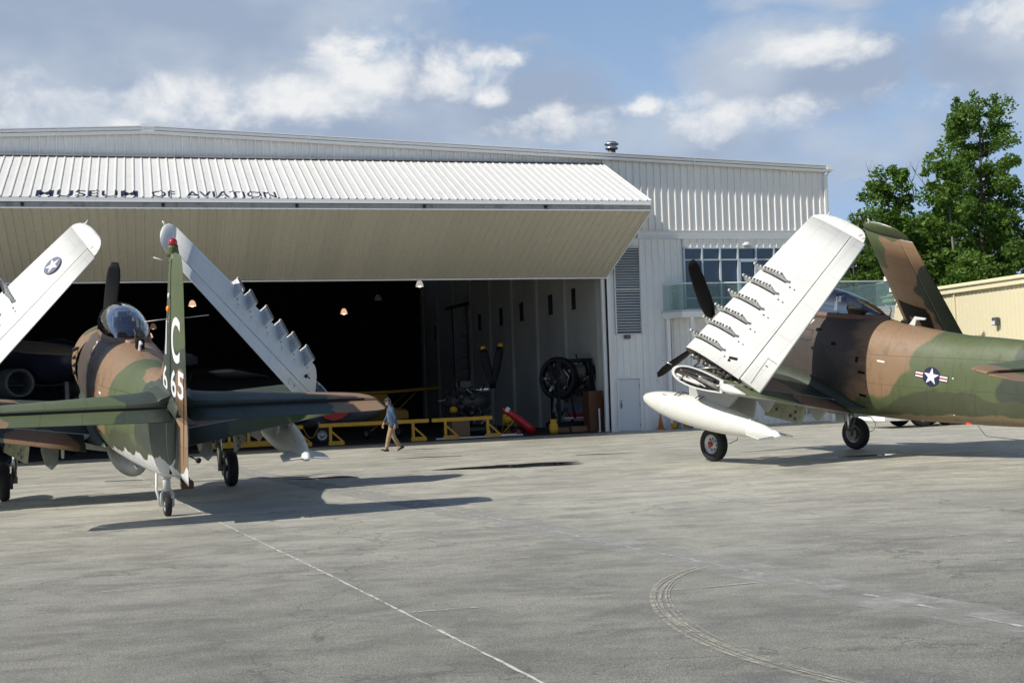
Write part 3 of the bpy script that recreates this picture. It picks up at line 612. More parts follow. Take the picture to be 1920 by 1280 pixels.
        b = MB(); b.add([p+oy*.004 for p in ri], [tuple(range(n))]); b.build('fold_bay', M['dark'], rib)
        b = MB(); pt = lambda f, z, o=.03: le+cd*ch*f+nd*z+oy*o
        b.tube([pt(.13, .03, .05), pt(.62, -.02, .05)], .045, 10, 0); b.tube([pt(.20, -.07, .07), pt(.42, -.09, .07)], .035, 10, 1); b.tube([pt(.10, -.03, .07), pt(.18, -.05, .07)], .03, 8, 1)
        b.tube([pt(.40, .04, .06), pt(.66, -.05, .06)], .05, 10, 2); b.tube([pt(.18, .10, .06), pt(.60, .09, .06)], .02, 8, 0); b.tube([pt(.26, .0, .08), pt(.5, -.1, .08)], .018, 6, 1)
        for f in (.15, .24, .33, .45, .55, .62): b.box(pt(f, .03*math.sin(f*40), .05), (.07, .05, .10), mat=0)
        rr_ = random.Random(44)
        for k in range(34):
            f = rr_.uniform(.08, .66); hz = .30*math.sin(PI*min(1, f/.75)**.6)*.38; z0 = rr_.uniform(-hz, hz); f2 = f+rr_.uniform(-.07, .09); b.tube([pt(f, z0, .04), pt((f+f2)/2, z0+rr_.uniform(-.03, .03), .08), pt(min(f2, .68), max(-hz, min(hz, z0+rr_.uniform(-.06, .06))), .04)], rr_.uniform(.007, .022), 6, k % 3)
        b.build('fold_actuator', [M['mech'], M['mech_white'], M['fitting']], rib)
        b = MB(); b.lathe([(-.05, .085), (.1, .10), (.35, .07), (.68, .015)], le+cd*ch*.715+oy*.02-nd*.0, cd, 14); b.build('hinge_fairing', white, rib)
        # struts up to the folded panel
        b = MB(); pp = lambda ss, cc, nn: (lambda v: Vector((v.x, s*v.y, v.z)))(PO+PS*ss+PC*cc+PN*nn)
        b.tube([pt(.22, .1, .0), pp(-.34, -.25, -.12)], .022, 8); b.tube([pt(.2, .12, -.05), pt(.5, .33, -.12)], .018, 8, 1); b.tube([pt(.33, .12, -.1), pp(-.36, .3, -.12)], .03, 8)
        b.tube([pt(.6, .1, -.1), pp(-.34, .62, -.1)], .035, 8); b.tube([pt(.55, .1, -.05), pp(-.36, .5, -.15)], .02, 8, 1); b.box(pt(.28, .16, -.12), (.16, .10, .12)); b.box(pt(.6, .14, -.12), (.12, .10, .12))
        b.build('hinge_strut', [M['mech'], M['steel']], rib)
        b = MB(); b.tube([(.02, s*3.95, 2.36), (-.30+.66, s*3.95, 2.40)], [.014, .010], 8); b.build('pitot', M['steel'], wp)
        # ---------------- folded outer panel
        mir = lambda v: Vector((v.x, s*v.y, v.z)); O_, S2_, C2_, N2_ = mir(PO), mir(PS), mir(PC), mir(PN)
        if s < 0 and not A:
            piv = O_+S2_*-.38+C2_*.3-N2_*.15; tw_ = Matrix.Rotation(R(14), 3, S2_); C2_ = tw_ @ C2_; N2_ = tw_ @ N2_; O_ = piv+tw_ @ (O_-piv)
        def P(ss, cc, nn=0): return O_+S2_*ss+C2_*cc+N2_*nn
        cdv = C2_; ndv = N2_; FR = (tuple(O_), tuple(S2_), tuple(C2_)); sn = variant+('p' if s > 0 else 's')
        white = white_skin('wing_skin_'+sn, FR)
        oupm = camo('outer_wing_paint_'+sn, TAN, [((-.75, 0, 3.75), (.62, 2, 1.0), MID), ((0, 0, 4.5), (2.2, 2, .55), MID), ((1.22, 0, 2.35), (.92, 3, .95), DRK), ((1.50, 0, .9), (.98, 3, 1.4), DRK)], None, dirt=.3, frame=FR)
        def th(ss): return .40-.05*(ss+.38)
        def psec(ss, c0=None, c1=None, f0=0, f1=1, t=None):
            f = (ss+.38)/4.38; c0 = (-.83+.07*f) if c0 is None else c0; c1 = (1.38-.56*f) if c1 is None else c1; t = th(ss) if t is None else t
            return P(ss, c0, -.5*t+.0), cdv, c1-c0, ndv, t, f0, f1
        def hf(ss):     # chord fraction of the aileron hinge
            f = (ss+.38)/4.38; c0 = -.83+.07*f; c1 = 1.38-.56*f; return (.80-.38*f-c0)/(c1-c0)
        secs = [psec(ss, f1=hf(ss)) for ss in (-.36, .5, 1.5, 2.5, 3.3, 3.97)]
        pan = wsurf('folded_wing_panel', secs, 0, 1, [white, oupm, M['mech']], root, 14, capmat=2)
        for q in pan.data.polygons: pass
        # rounded tip
        f = 1.0; b = MB(); n = 14; rings = []
        for ss, c0, c1, t in ((3.97, -.76, .76, th(3.97)), (4.06, -.71, .73, .165), (4.14, -.62, .68, .14), (4.21, -.46, .60, .11), (4.26, -.25, .48, .07), (4.285, -.02, .34, .02)):
            rings.append(wring(P(ss, c0, -.5*th(3.97)), cdv, c1-c0, ndv, t, 0, 1, n))
        b.loft(rings, mat=lambda k: 0 if k < n else 1); tip = b.build('wing_tip', [white, oupm], pan)
        b = MB(); b.ball(P(4.2, -.45, -.09), (.035, .035, .035)); b.tube([P(4.18, -.42, -.1), P(4.30, -.47, -.08)], [.03, .015], 8); b.build('position_lamp', M['mech_white'], tip)
        b = MB(); b.prism([P(4.02, .60, .006), P(4.10, .62, .006), P(4.10, .635, .006), P(4.02, .615, .006)], ndv*.004); b.build('tip_marking', M['black_paint'], tip)
        secs = [psec(ss, f0=hf(ss)+.008, f1=1) for ss in (.0-.33, 1.0, 2.0, 3.0, 3.96)]
        ail = wsurf('aileron', secs, 0, 1, [white, oupm], pan, 5)
        b = MB()     # trim tab outline, hinge marks, slots
        def qd(s0, c0, s1, c1, w, h=.004):
            a = P(s0, c0, h); e = P(s1, c1, h); d = (e-a).normalized(); q = ndv.cross(d)*w/2; b.add([a+q, e+q, e-q, a-q], [(0, 1, 2, 3)])
        def zf(cc, ss): fr_ = ((cc+.83)/2.2); return -.5*th(ss)+foil(min(max(fr_, 0), 1), th(ss))+.004
        def mk(s0, c0, s1, c1, w):
            a = P(s0, c0, zf(c0, s0)); e = P(s1, c1, zf(c1, s1)); d = (e-a).normalized(); q = ndv.cross(d)*w/2; b.add([a+q, e+q, e-q, a-q], [(0, 1, 2, 3)])
        mk(.42, .96, -.28, 1.06, .008); mk(.42, .96, .42, 1.20, .008); mk(.25, 1.03, .25, 1.09, .02)
        mk(-.07, .28, .0, .46, .07); mk(-.14, .30, -.12, .36, .05)
        for ss in (2.1, 1.7, 1.2, .75, .35, -.12):
            mk(ss+.0, .17, ss+.02, .20, .03); mk(ss+.0, .30, ss+.02, .32, .025)
        b.build('panel_marks', M['black_paint'], pan, merge=False)
        # six bomb racks under the outer panel
        for ss in (2.19, 1.80, 1.30, .84, .43, -.01):
            b = MB(); e = (P(1, 0, 0)-P(0, 0, 0))*.04
            pl = [P(ss, -.80, -.24), P(ss, -.90, -.13), P(ss, -.90, .02), P(ss, -.84, .05), P(ss, -.6, .10), P(ss, -.35, .155), P(ss, -.10, .215), P(ss, -.03, .215), P(ss, .05, -.03), P(ss, -.3, -.05), P(ss, -.6, -.12)]
            b.prism(pl, e, 0)
            b.prism([P(ss-.035, -.78, -.10), P(ss-.035, -.6, -.015), P(ss-.035, -.3, .02), P(ss-.035, .03, .012), P(ss-.035, .03, -.05), P(ss-.035, -.6, -.12)], e*.6, 2)
            for k in range(9):
                cc = -.86+.098*k+random.uniform(-.01, .01); b.box(P(ss, cc, .05+.21*(cc+.9)), (.035, .045, .05), mat=1)
                if k % 2: b.box(P(ss, cc, -.01+.15*(cc+.9)), (.03, .075, .02), mat=1)
            b.ball(P(ss, -.90, .04), .035, 8, 6, 0); b.build('bomb_rack', [M['mech_white'], M['fitting'], M['black_paint']], pan)
        # end rib clutter of the open fold
        b = MB()
        for k in range(16):
            cc = -.6+.125*k; b.box(P(-.40-random.uniform(0, .05), cc, -.2*th(0)*1.5+random.uniform(-.07, .03)-.05), (.09, .07, random.uniform(.04, .12)), Matrix.Rotation(random.uniform(-.6, .6), 3, 'Y'), mat=k % 3 == 0)
        b.tube([P(-.42, -.55, -.15), P(-.42, .9, -.2)], .02, 8, 2); b.tube([P(-.45, -.3, -.2), P(-.45, .6, -.1)], .03, 8, 0)
        b.build('hinge_fitting', [M['mech'], M['fitting'], M['mech_white']], pan)
        if A and s > 0: star_decal(pan, lambda u, v, l: P(3.22+v*1.0, .05+u*-1, zf(.05, 3.2)+l+.002), .20, False, ('insig_faded', 'wing_white', 'wing_white'))
        # ---------------- pylon, drop tank
        b = MB(); b.prism([(-.02, s*3.4, 2.10), (-.10, s*3.4, 1.58), (-1.38, s*3.4, 1.55), (-1.80, s*3.4, 2.06)], (0, .11, 0)); b.build('pylon', grey, root, bevel=.02)
        tn = Vector((1.63, s*3.4, 1.30)); b = MB(); prof = []
        for k in range(31):
            f = k/30; L = 4.73; r_ = .345*(max(0, 1-abs((f-.40)/(.40 if f < .4 else .60))**(2.1 if f < .4 else 2.0)))**(.62 if f < .4 else .80); prof.append((f*L, max(r_, .001 if f < 1 else .001)))
        b.lathe(prof, tn, (-1, 0, 0), 32, cap=False); tk = b.build('drop_tank', M['tank_white'], root)
        for q in (1, -1):
            b = MB(); x0 = -2.15; b.prism([(x0, s*3.4+q*.16, 1.28), (x0-.35, s*3.4+q*.46, 1.25), (x0-.80, s*3.4+q*.50, 1.24), (x0-.80, s*3.4+q*.06, 1.28)], (0, 0, .022)); b.build('tank_fin', M['tank_white'], tk)
        b = MB(); b.lathe([(0, .102), (.12, .075), (.2, .03), (.21, .001)], tn-Vector((4.50, 0, 0)), (-1, 0, 0), 18); b.build('tail_cone', M['white_paint'], tk)
        b = MB()
        for x, z in ((.28, .30), (.16, .30), (-.45, .36), (-.58, .36)): b.tube([(x, s*3.4+.18, tn.z+z-.02), (x-.06, s*3.4+.10, tn.z+z+.06), (x-.02, s*3.4+.02, tn.z+z+.03)], .012, 6)
        b.tube([(.2, s*3.4, tn.z+.365), (-.6, s*3.4, tn.z+.375), (-1.2, s*3.4, tn.z+.33)], .018, 6)
        for x in (-2.05, -2.25):
            for q in (1, -1): b.box((x, s*3.4+q*.10, tn.z+.155), (.012, .012, .10), Matrix.Rotation(.5*q, 3, 'X')); b.box((x, s*3.4+q*.17, tn.z-.02), (.012, .006, .09))
        b.box((.60, s*3.58, tn.z+.22), (.16, .01, .06), Matrix.Rotation(-.5, 3, 'X'), mat=1)
        b.build('tank_fittings', [M['mech'], M['red']], tk)
        # flap hinge fins, gear doors
        for y in (2.95, 1.35):
            zz = 1.60+.168*(y-.55); b = MB(); b.prism([(-1.45, s*y, zz+.06), (-2.45, s*y, zz+.04), (-2.2, s*y, zz-.36), (-2.1, s*y, zz-.38)], (0, .05, 0)); b.build('hinge_fin', grey, root, bevel=.015)
        if A:
            b = MB(); rg = []
            for k in range(9):
                f = k/8; w = .20*math.sin(PI*min(f*1.0, .5)/1)*(1-f)**.3+.008; rg.append([Vector((-1.0-f*.95, s*1.55+w*math.cos(2*PI*j/12), 1.52-.42*f**1.4+.16*(1-f)*math.sin(2*PI*j/12))) for j in range(12)])
            b.loft(rg); b.build('gear_fairing', grey, root)
        b = MB(); b.prism([(.42, s*2.95, 1.95), (.10, s*2.95, 1.50), (-.10, s*2.95, 1.55), (-.15, s*2.95, 2.05)], (0, .05, 0)); b.build('gear_door', MATS['wing_paint_'+variant], root)
        b = MB(); b.prism([(-.75, s*2.72, 1.95), (-.72, s*2.72, 1.30), (-1.52, s*2.72, 1.36), (-1.55, s*2.72, 1.96)], (0, .04, 0)); b.build('gear_door', grey, root, bevel=.01)
        b = MB(); b.prism([(-1.50, s*2.32, 1.92), (-1.56, s*2.40, 1.42), (-2.30, s*2.05, 1.35), (-2.36, s*2.0, 1.84)], (.03, s*.07, 0), 0)
        for x, z in ((-2.2, 1.75), (-2.2, 1.6), (-2.2, 1.45), (-1.8, 1.6), (-2.1, 1.5)): b.box((x, s*(2.40+(x+1.56)*.47+.04), z), (.06, .012, .06), mat=1)
        b.tube([(-1.6, s*2.42, 1.84), (-2.28, s*2.1, 1.78)], .02, 6, 1); b.build('gear_door', [M['zinc'], M['mech']], root)
        # main gear (built level, then tipped into body axes)
        yw = 2.40*s; G = lambda x, y, z: g2b(x, y, z)
        b = MB(); top = G(-.06, s*2.12, 1.75); ax = G(0, s*2.20, .41)
        b.tube([top, G(-.03, s*2.15, 1.1)], .085, 14); b.tube([G(-.03, s*2.15, 1.1), G(0, s*2.19, .48)], .058, 14, 1); b.tube([G(0, s*2.19, .50), G(0, s*2.19, .36)], .075, 12)
        b.tube([G(0, s*2.17, .41), G(0, s*2.42, .41)], .05, 10); b.tube([G(.02, s*2.28, 1.02), G(.55, s*2.1, 1.6)], .035, 8)
        b.tube([G(-.12, s*2.14, 1.0), G(-.22, s*2.15, .78), G(-.08, s*2.18, .5)], .028, 8); b.tube([G(-.05, s*2.1, 1.05), G(-.12, s*2.08, .9)], .05, 8)
        b.tube([G(.06, s*2.12, 1.3), G(.10, s*2.12, .8), G(.06, s*2.14, .5)], .012, 6); b.lathe([(0, .17), (.06, .17), (.06, .001)], G(0, s*2.215, .41), (0, s, 0), 18)
        b.build('gear_leg', [M['fitting'], M['steel']], root, bevel=0)
        wheel(root, G(0, yw, .41), (0, s, 0), .41, .235, 'hub', s)
        b = MB(); b.tube([G(-.2, s*2.3, .86), G(-.62, s*2.3, .83), G(-.78, s*2.3, .66), G(-.70, s*2.3, .5), G(-.42, s*2.3, .42)], .009, 6); b.build('hose', M['black_paint'], root)
    # ---------------- fin and rudder
    FT = lambda z: .20*(1-(z-3.7)/6.5)
    def hx(z): return -7.97
    def fle(z): return float(np.interp(z, [3.55, 3.70, 3.85, 4.1, 4.5, 5.3, 5.8, 6.0], [-5.4, -6.1, -6.5, -6.92, -7.12, -7.40, -7.52, -7.62]))
    def tex(z): return float(np.interp(z, [2.55, 4.73, 5.86, 6.05], [-9.30, -8.97, -8.76, -8.55]))
    def fin_t(x, z):     # half thickness of fin or rudder
        l, t_ = fle(z), tex(z); f = (l-x)/(l-t_); return foil(min(max(f, 0), 1), FT(z)*(1 if z < 5.9 else .8))
    secs = []
    for z in (3.45, 3.7, 3.9, 4.1, 4.5, 5.0, 5.5, 5.85, 5.98):
        l, t_ = fle(z), tex(z); secs.append((Vector((l, 0, z)), Vector((-1, 0, 0)), l-t_, Vector((0, 1, 0)), FT(z)*(1 if z < 5.9 else .7), 0, (l-hx(z))/(l-t_)))
    fin = wsurf('fin', secs, 0, 1, [finm], root, 12)
    secs = []
    for z in (2.52, 2.62, 3.0, 3.5, 4.0, 4.5, 5.0, 5.5, 5.75, 5.90, 5.98, 6.01):
        zz = max(z, 3.6); l, t_ = fle(zz), tex(z); th_ = FT(zz)*(1 if z < 5.5 else (1 if z < 5.8 else (.75 if z < 5.95 else .35))); x0 = hx(z)-.03
        if z < 3.45: secs.append((Vector((-7.0, 0, z)), Vector((-1, 0, 0)), -t_-7.0, Vector((0, 1, 0)), .26 if z > 2.55 else .10, (8.14-7.0)/(-t_-7.0), 1))
        else: secs.append((Vector((l, 0, z)), Vector((-1, 0, 0)), l-t_, Vector((0, 1, 0)), th_, (l-x0)/(l-t_), 1))
    rud = wsurf('rudder', [s_ for s_ in secs if s_[0].z >= 3.45], 0, 1, [finm], root, 8)
    rl = wsurf('lower_rudder', [s_ for s_ in secs if s_[0].z < 3.45]+[(Vector((-7.0, 0, 3.44)), Vector((-1, 0, 0)), 2.17, Vector((0, 1, 0)), .26, (8.14-7.0)/2.17, 1)], 0, 1, [finm], rud, 8)
    b = MB(); zs_ = np.linspace(3.5, 5.9, 14)
    for sgn in (1, -1): b.add([Vector((x, sgn*(fin_t(x, z)+.003), z)) for z in [float(q) for q in zs_] for x in (-7.962, -8.010)], [(2*i, 2*i+1, 2*i+3, 2*i+2) for i in range(13)])
    b.build('hinge_gap', M['black_paint'], fin, merge=False)
    b = MB(); b.box((-8.125, 0, 2.95), (.03, .25, 1.02)); b.build('post_gap', M['black_paint'], fin)
    b = MB(); b.prism([(-7.6, 0, 3.45), (-7.6, 0, 2.35), (-8.12, 0, 2.46), (-8.12, 0, 3.45)], (0, .24, 0)); b.build('tail_post', finm, fin, bevel=.05)
    b = MB(); b.tube([(-9.12, -.05, 2.95), (-9.38, -.12, 2.95)], .012, 6); b.ball((-9.40, -.13, 2.95), .045, 8, 6); b.tube([(-8.75, -.04, 3.9), (-9.0, -.10, 4.25)], .01, 6); b.build('tab_link', M['black_paint'], rud)
    b = MB(); b.prism([(-8.06, .10, 3.18), (-8.06, .10, 3.52), (-8.15, .10, 3.52), (-8.15, .10, 3.18)], (0, .02, 0)); b.build('rudder_lock', M['yellow'], fin)
    b = MB(); b.box((-9.0, .028, 3.4), (.012, .012, 1.5)); b.build('trim_line', M['black_paint'], rud)
    b = MB(); b.lathe([(0, .10), (.06, .10), (.14, .085), (.18, .085)], (-7.74, 0, 5.92), (0, 0, 1), 18, mat=0); bc = b.build('beacon_base', finm, fin)
    b = MB(); b.lathe([(0, .072), (.06, .072), (.10, .05), (.115, .001)], (-7.74, 0, 6.10), (0, 0, 1), 18); b.build('beacon', M['red_lamp'], bc)
    if A:
        b = MB()
        b.tube([(-7.7, .05, 5.82), (-7.7, .30, 5.90)], .014, 6, 1)
        b.ball((-7.86, .085, 5.30), (.05, .02, .05), 10, 6, 1); b.ball((-7.80, .09, 5.08), (.055, .03, .055), 10, 6, 2)
        b.tube([(-7.85, .08, 4.93), (-7.8, .46, 4.88)], .007, 6, 1); b.tube([(-7.85, -.08, 4.93), (-7.8, -.56, 4.97)], .007, 6, 1)
        b.build('tail_fittings', [M['black_paint'], M['mech_white'], M['orange']], fin)
        stxt = lambda X, Z: fin_t(X, max(Z, 3.6))
        wm = M['white_paint']
        tail_text(fin, 'T', -7.27, -7.86, 4.31, 4.98, stxt, wm); tail_text(rud, 'C', -8.07, -8.66, 4.30, 5.03, stxt, wm)
        tail_text(fin, '6', -7.28, -7.72, 3.70, 4.13, stxt, wm); tail_text(rud, '6', -8.02, -8.42, 3.72, 4.17, stxt, wm); tail_text(rud, '5', -8.52, -8.94, 3.77, 4.21, stxt, wm)
    # ---------------- tailplane and elevators
    for s in (1, -1):
        def ts(y, f0, f1):
            X = [.05, .6, 1.5, 2.5, 2.95, 3.17, 3.30, 3.37]; L_ = [-6.85, -6.98, -7.16, -7.34, -7.44, -7.54, -7.70, -7.95]; E_ = [-8.78, -8.78, -8.76, -8.74, -8.73, -8.72, -8.68, -8.55]
            l = float(np.interp(y, X, L_)); e = float(np.interp(y, X, E_)); t = float(np.interp(y, X, [.34, .235, .19, .14, .12, .10, .07, .02])); ch = l-e
            h = (l+8.05)/ch; dz = .012 if f0 else 0; return Vector((l, s*y, 3.50-dz)), Vector((-1, 0, -.03*(f0 != 0))), ch, Vector((0, 0, 1)), t*(.70 if f0 else 1), (0 if f0 == 0 else h+.05), (h if f1 == 0 else 1)
        tp = wsurf('tailplane', [ts(y, 0, 0) for y in (.05, .6, 1.5, 2.5, 2.95, 3.17, 3.30, 3.36)], 0, 1, [tailm, tailm], root, 12)
        b = MB(); b.prism([(-8.04, s*.17, 3.5), (-8.04, s*3.12, 3.5), (-8.10, s*3.12, 3.5), (-8.10, s*.17, 3.5)], (0, 0, .085)); b.build('hinge_gap', M['dark'], tp)
        wsurf('elevator', [ts(y, 1, 1) for y in (.16, .6, 1.5, 2.5, 2.95, 3.17, 3.30, 3.36)], 0, 1, [tailm, tailm], tp, 6)
        b = MB(); rg = []
        for x in np.linspace(-6.60, -8.02, 9):
            x = float(x); f = math.sin(PI*min(1, (-6.60-x)/.55)/2); w = fus(x)[2]; t0 = .10*f
            rg.append([Vector((x, s*(w*.92+.22*f), 3.50+.02)), Vector((x, s*(w*.80+.07*f), 3.50+t0+.05)), Vector((x, s*w*.45, 3.62+.08*f)), Vector((x, 0, 3.66+.06*f)), Vector((x, 0, 3.4)), Vector((x, s*(w*.85+.06*f), 3.50-t0-.03)), Vector((x, s*(w*.92+.22*f), 3.50-.02))])
        b.loft(rg); b.build('tail_fillet', finm, tp)
    # ---------------- tail wheel, hook
    b = MB(); G = g2b
    b.tube([G(-7.15, 0, .86), G(-7.18, 0, .42)], .065, 12); b.tube([G(-7.18, 0, .55), G(-7.2, .09, .38), G(-7.2, .10, .17)], .03, 8); b.tube([G(-7.18, 0, .55), G(-7.2, -.09, .38), G(-7.2, -.09, .17)], .03, 8)
    b.tube([G(-7.2, -.10, .17), G(-7.2, .11, .17)], .025, 8); b.tube([G(-7.0, .14, .74), G(-7.15, .17, .45), G(-7.2, .12, .18)], .022, 8); b.tube([G(-7.1, .02, .8), G(-6.7, 0, .95)], .04, 8); b.lathe([(-.05, .08), (.06, .075)], G(-7.16, 0, .68), GUP, 12)
    b.build('tail_gear', M['mech_white'], root)
    wheel(root, G(-7.2, 0, .172), (0, 1, 0), .172, .115, 'mech_white', 0, 'tail_wheel')
    b = MB(); b.tube([G(-7.25, -.05, .78), G(-7.75, -.20, .62)], [.05, .04], 10, 0); b.box(G(-7.85, -.24, .55), (.16, .20, .12), mat=1); b.box(G(-7.78, -.22, .63), (.05, .16, .06), Matrix.Rotation(.4, 3, 'Y'), mat=1)
    b.build('arrestor_hook', [M['mech_white'], M['rust'] if not A else M['cabinet']], root, bevel=.01)
    if A:
        b = MB(); prof = []
        for k in range(21):
            f = k/20; prof.append((f*3.4, .38*(max(0, 1-abs((f-.5)/.5)**2.4))**.7+.001))
        b.lathe(prof, (.55, 0, 1.22), (-1, 0, .0), 28, cap=False); b.box((-2.2, -.20, 1.32), (.1, .02, .06), mat=1); bt = b.build('belly_tank', [M['belly_grey'], M['black_paint']], root)
        b = MB(); b.prism([(-.2, 0, 1.7), (-.2, 0, 1.45), (-1.6, 0, 1.45), (-1.8, 0, 1.7)], (0, .14, 0)); b.build('belly_pylon', grey, bt)
    else:
        b = MB(); b.ball((-5.3, .16, 1.862), (.05, .035, .03), 10, 6, 0); bl = b.build('belly_lamp', M['red_lit'], root)
        b = MB(); b.tube([g2b(-5.75, .1, .72), g2b(-5.95, .1, .5), g2b(-6.9, .12, .42)], .006, 5); b.build('whip_antenna', M['black_paint'], root)
        # block letter on the upper side of the folded starboard panel
        _s = lambda v: Vector((v.x, -v.y, v.z)); O_, S2_, C2_, N2_ = _s(PO), _s(PS), _s(PC), _s(PN); piv = O_+S2_*-.38+C2_*.3-N2_*.15; tw_ = Matrix.Rotation(R(14), 3, S2_); C2_ = tw_ @ C2_; N2_ = tw_ @ N2_; O_ = piv+tw_ @ (O_-piv)
        def Q(ss, cc, nn=0): return O_+S2_*ss+C2_*cc+N2_*nn
        def upn(ss, cc): t = .40-.05*(ss+.38); fr_ = min(max((cc+.83)/2.2, 0), 1); return -.5*t-foil(fr_, t)-.008
        b = MB()
        for s0, s1, c0, c1 in ((1.25, 1.72, -.52, .38), (.1, 1.25, -.52, -.34), (.1, 1.25, .0, .36)):
            q = 6; b.add([Q(s0+(s1-s0)*i/2, c0+(c1-c0)*k/q, upn(s0+(s1-s0)*i/2, c0+(c1-c0)*k/q)) for i in range(3) for k in range(q+1)], [(i*(q+1)+k, i*(q+1)+k+1, (i+1)*(q+1)+k+1, (i+1)*(q+1)+k) for i in range(2) for k in range(q)])
        b.build('marking', M['black_paint'], [o for o in root.children if o.name.startswith('folded_wing_panel')][1], merge=False)
    return root
warplane((-8.673, 30.08), .3853, 'camouflaged propeller warplane seen from behind, white number 665 on its tail, folded white wings', 'A', -.11)
warplane((6.682, 33.90), .5785, 'camouflaged propeller warplane at right with a star roundel and big white folded wing', 'B', .52)

# ------------------------------------------------------------------ hangar (frame: u right, d inward, v up)
PHI = .26616; HP = Vector((3.7414, 56.562, 0)); HROT = (0, .011, PHI)
Hm = Matrix.Translation(HP) @ Matrix.Rotation(PHI, 4, 'Z') @ Matrix.Rotation(.011, 4, 'Y')
def H(u, d, v): return Hm @ Vector((u, d, v))
def roofv(u): return 12.05-.0425*abs(u+18.0)*1.0 if True else 0
hg = thing('hangar', 'white ribbed metal hangar with a huge open door', 'hangar', HP, HROT)
RIB = .305
def rib_breaks(u0, u1, p=RIB, w=(.0, .018, .058, .076)):
    out = [(u0, 0)]; k = math.floor(u0/p)
    while k*p < u1:
        for j, q in enumerate(w):
            u = k*p+q
            if u0 < u < u1: out.append((u, 1 if j in (1, 2) else 0))
        k += 1
    out.append((u1, 0)); return out
def rib_h(u, p=RIB, w=(.0, .018, .058, .076)):
    q = u-math.floor(u/p)*p
    return float(np.interp(q, [0, w[1], w[2], w[3], p], [0, 1, 1, 0, 0]))
def clad(b, u0, u1, lo, hi, d=0, depth=.034, m=0, p=RIB, w=(.0, .018, .058, .076), thick=.12):
    """vertical ribbed sheet facing -d"""
    br = rib_breaks(u0, u1, p, w); V = []
    for u, h in br:
        y = d-h*depth; V += [(u, y, lo(u) if callable(lo) else lo), (u, y, hi(u) if callable(hi) else hi)]
    b.add(V, [(2*i, 2*i+1, 2*i+3, 2*i+2) for i in range(len(br)-1)], m)
UL, UR = -46.4, 10.36; DU0, DU1 = -36.2, .17
EAVE = lambda u: 12.02-.0404*abs(u+18.0)
# upper cladding: above the door, and right of it down to the band
b = MB(); clad(b, DU1+.02, UR, 8.31, EAVE, 0, .05); clad(b, DU0, DU1, 11.12, EAVE, 0, .05); clad(b, UL, DU0, 8.31, EAVE)
b.build('upper_wall', M['siding'], hg, merge=False)
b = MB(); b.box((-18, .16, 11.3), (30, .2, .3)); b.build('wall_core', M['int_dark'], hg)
# recessed band with a post, flashing
b = MB(); b.box(((UR+1.6)/2-.7, .10, 8.14), (UR+.1, .06, .34)); b.box((1.72, .03, 8.14), (.16, .12, .32)); b.box(((UR+.2)/2, -.02, 8.315), (UR-.2, .10, .02)); b.box(((UR+.2)/2, .0, 7.99), (UR-.2, .16, .03)); b.build('band', M['trim'], hg)
# lower wall with standing seams (openings left for window, vent and door)
LW = (.0, .006, .022, .028)
b = MB()
def low(u0, u1, v0, v1): clad(b, u0, u1, v0, v1, .04, .022, 0, .282, LW)
low(.20, .52, -.3, 7.97); low(.52, 1.70, 7.62, 7.97); low(.52, 1.70, 2.22, 4.0); low(.52, .545, -.3, 2.22); low(1.535, 1.70, -.3, 2.22); low(1.70, 3.62, -.3, 7.97)
low(3.62, 10.3, 3.2, 5.0) ; low(3.62, 8.2, -.3, 3.2); low(9.9, 10.3, -.3, 3.2); low(8.2, 9.9, -.3, .45); low(8.2, 9.9, 1.25, 3.2); low(9.8, 10.3, 5.0, 7.6)
b.build('lower_wall', M['siding_low'], hg, merge=False)
b = MB(); clad(b, 3.62, 10.3, 7.60, 7.97, .0, .034, 0, .305); b.build('window_head', M['siding'], hg, merge=False)
# right gable side, back wall, roof, interior
b = MB(); b.box((UR, 20, 5.0), (.12, 40, 11.0)); b.box((UL, 20, 5.0), (.12, 40, 11.0)); b.build('side_wall', M['siding'], hg)
b = MB()
for u0, u1 in ((UL-.2, -18), (-18, UR+.2)):
    b.add([(u0, -.12, EAVE(u0)+.16), (u1, -.12, EAVE(u1)+.16), (u1, 40.2, EAVE(u1)+.16), (u0, 40.2, EAVE(u0)+.16), (u0, -.12, EAVE(u0)+.02), (u1, -.12, EAVE(u1)+.02), (u1, 40.2, EAVE(u1)+.02), (u0, 40.2, EAVE(u0)+.02)], [(0,1,2,3),(4,5,6,7),(0,1,5,4),(2,3,7,6),(0,3,7,4),(1,2,6,5)])
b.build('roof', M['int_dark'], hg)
b = MB()
for u0, u1 in ((UL-.25, -18), (-18, UR+.22)):
    for dz, h, dd in ((.0, .10, -.17), (.12, .09, -.22), (.20, .03, -.26)):
        b.bar((u0, dd, EAVE(u0)+dz+.02), (u1, dd, EAVE(u1)+dz+.02), .16 if dz < .1 else .2, h)
b.box((-18, -.2, 12.20), (.5, .26, .26)); 
for u in (-21.2, -11.9, -2.6, 4.2): b.box((u, -.29, EAVE(u)+.1), (.05, .03, .26))
b.box((UR+.12, -.3, EAVE(UR)+.14), (.34, .18, .18)); b.tube([(UR+.1, -.25, EAVE(UR)), (UR+.05, -.1, EAVE(UR)-.25), (UR+.06, -.08, 8.2)], .045, 8)
b.build('eaves_trim', M['trim'], hg)
for q in (((UR-.02, -.05, 9.5), (.10, .14, 2.5)), ((DU1+.06, -.03, 3.2), (.10, .16, 6.6)), ((.28, -.02, 3.2), (.10, .14, 6.6))): b = MB(); b.box(*q); b.build('corner_trim', M['siding_low'], hg)
b = MB(); b.box((.215, .0, 3.15), (.09, .17, 6.3), mat=0); b.build('door_seal', M['dark'], hg)
b = MB(); b.box((.06, .12, 3.15), (.13, .16, 6.35)); b.box((.36, .5, .03), (.4, 1, .04)); b.build('door_jamb', M['siding_low'], hg)
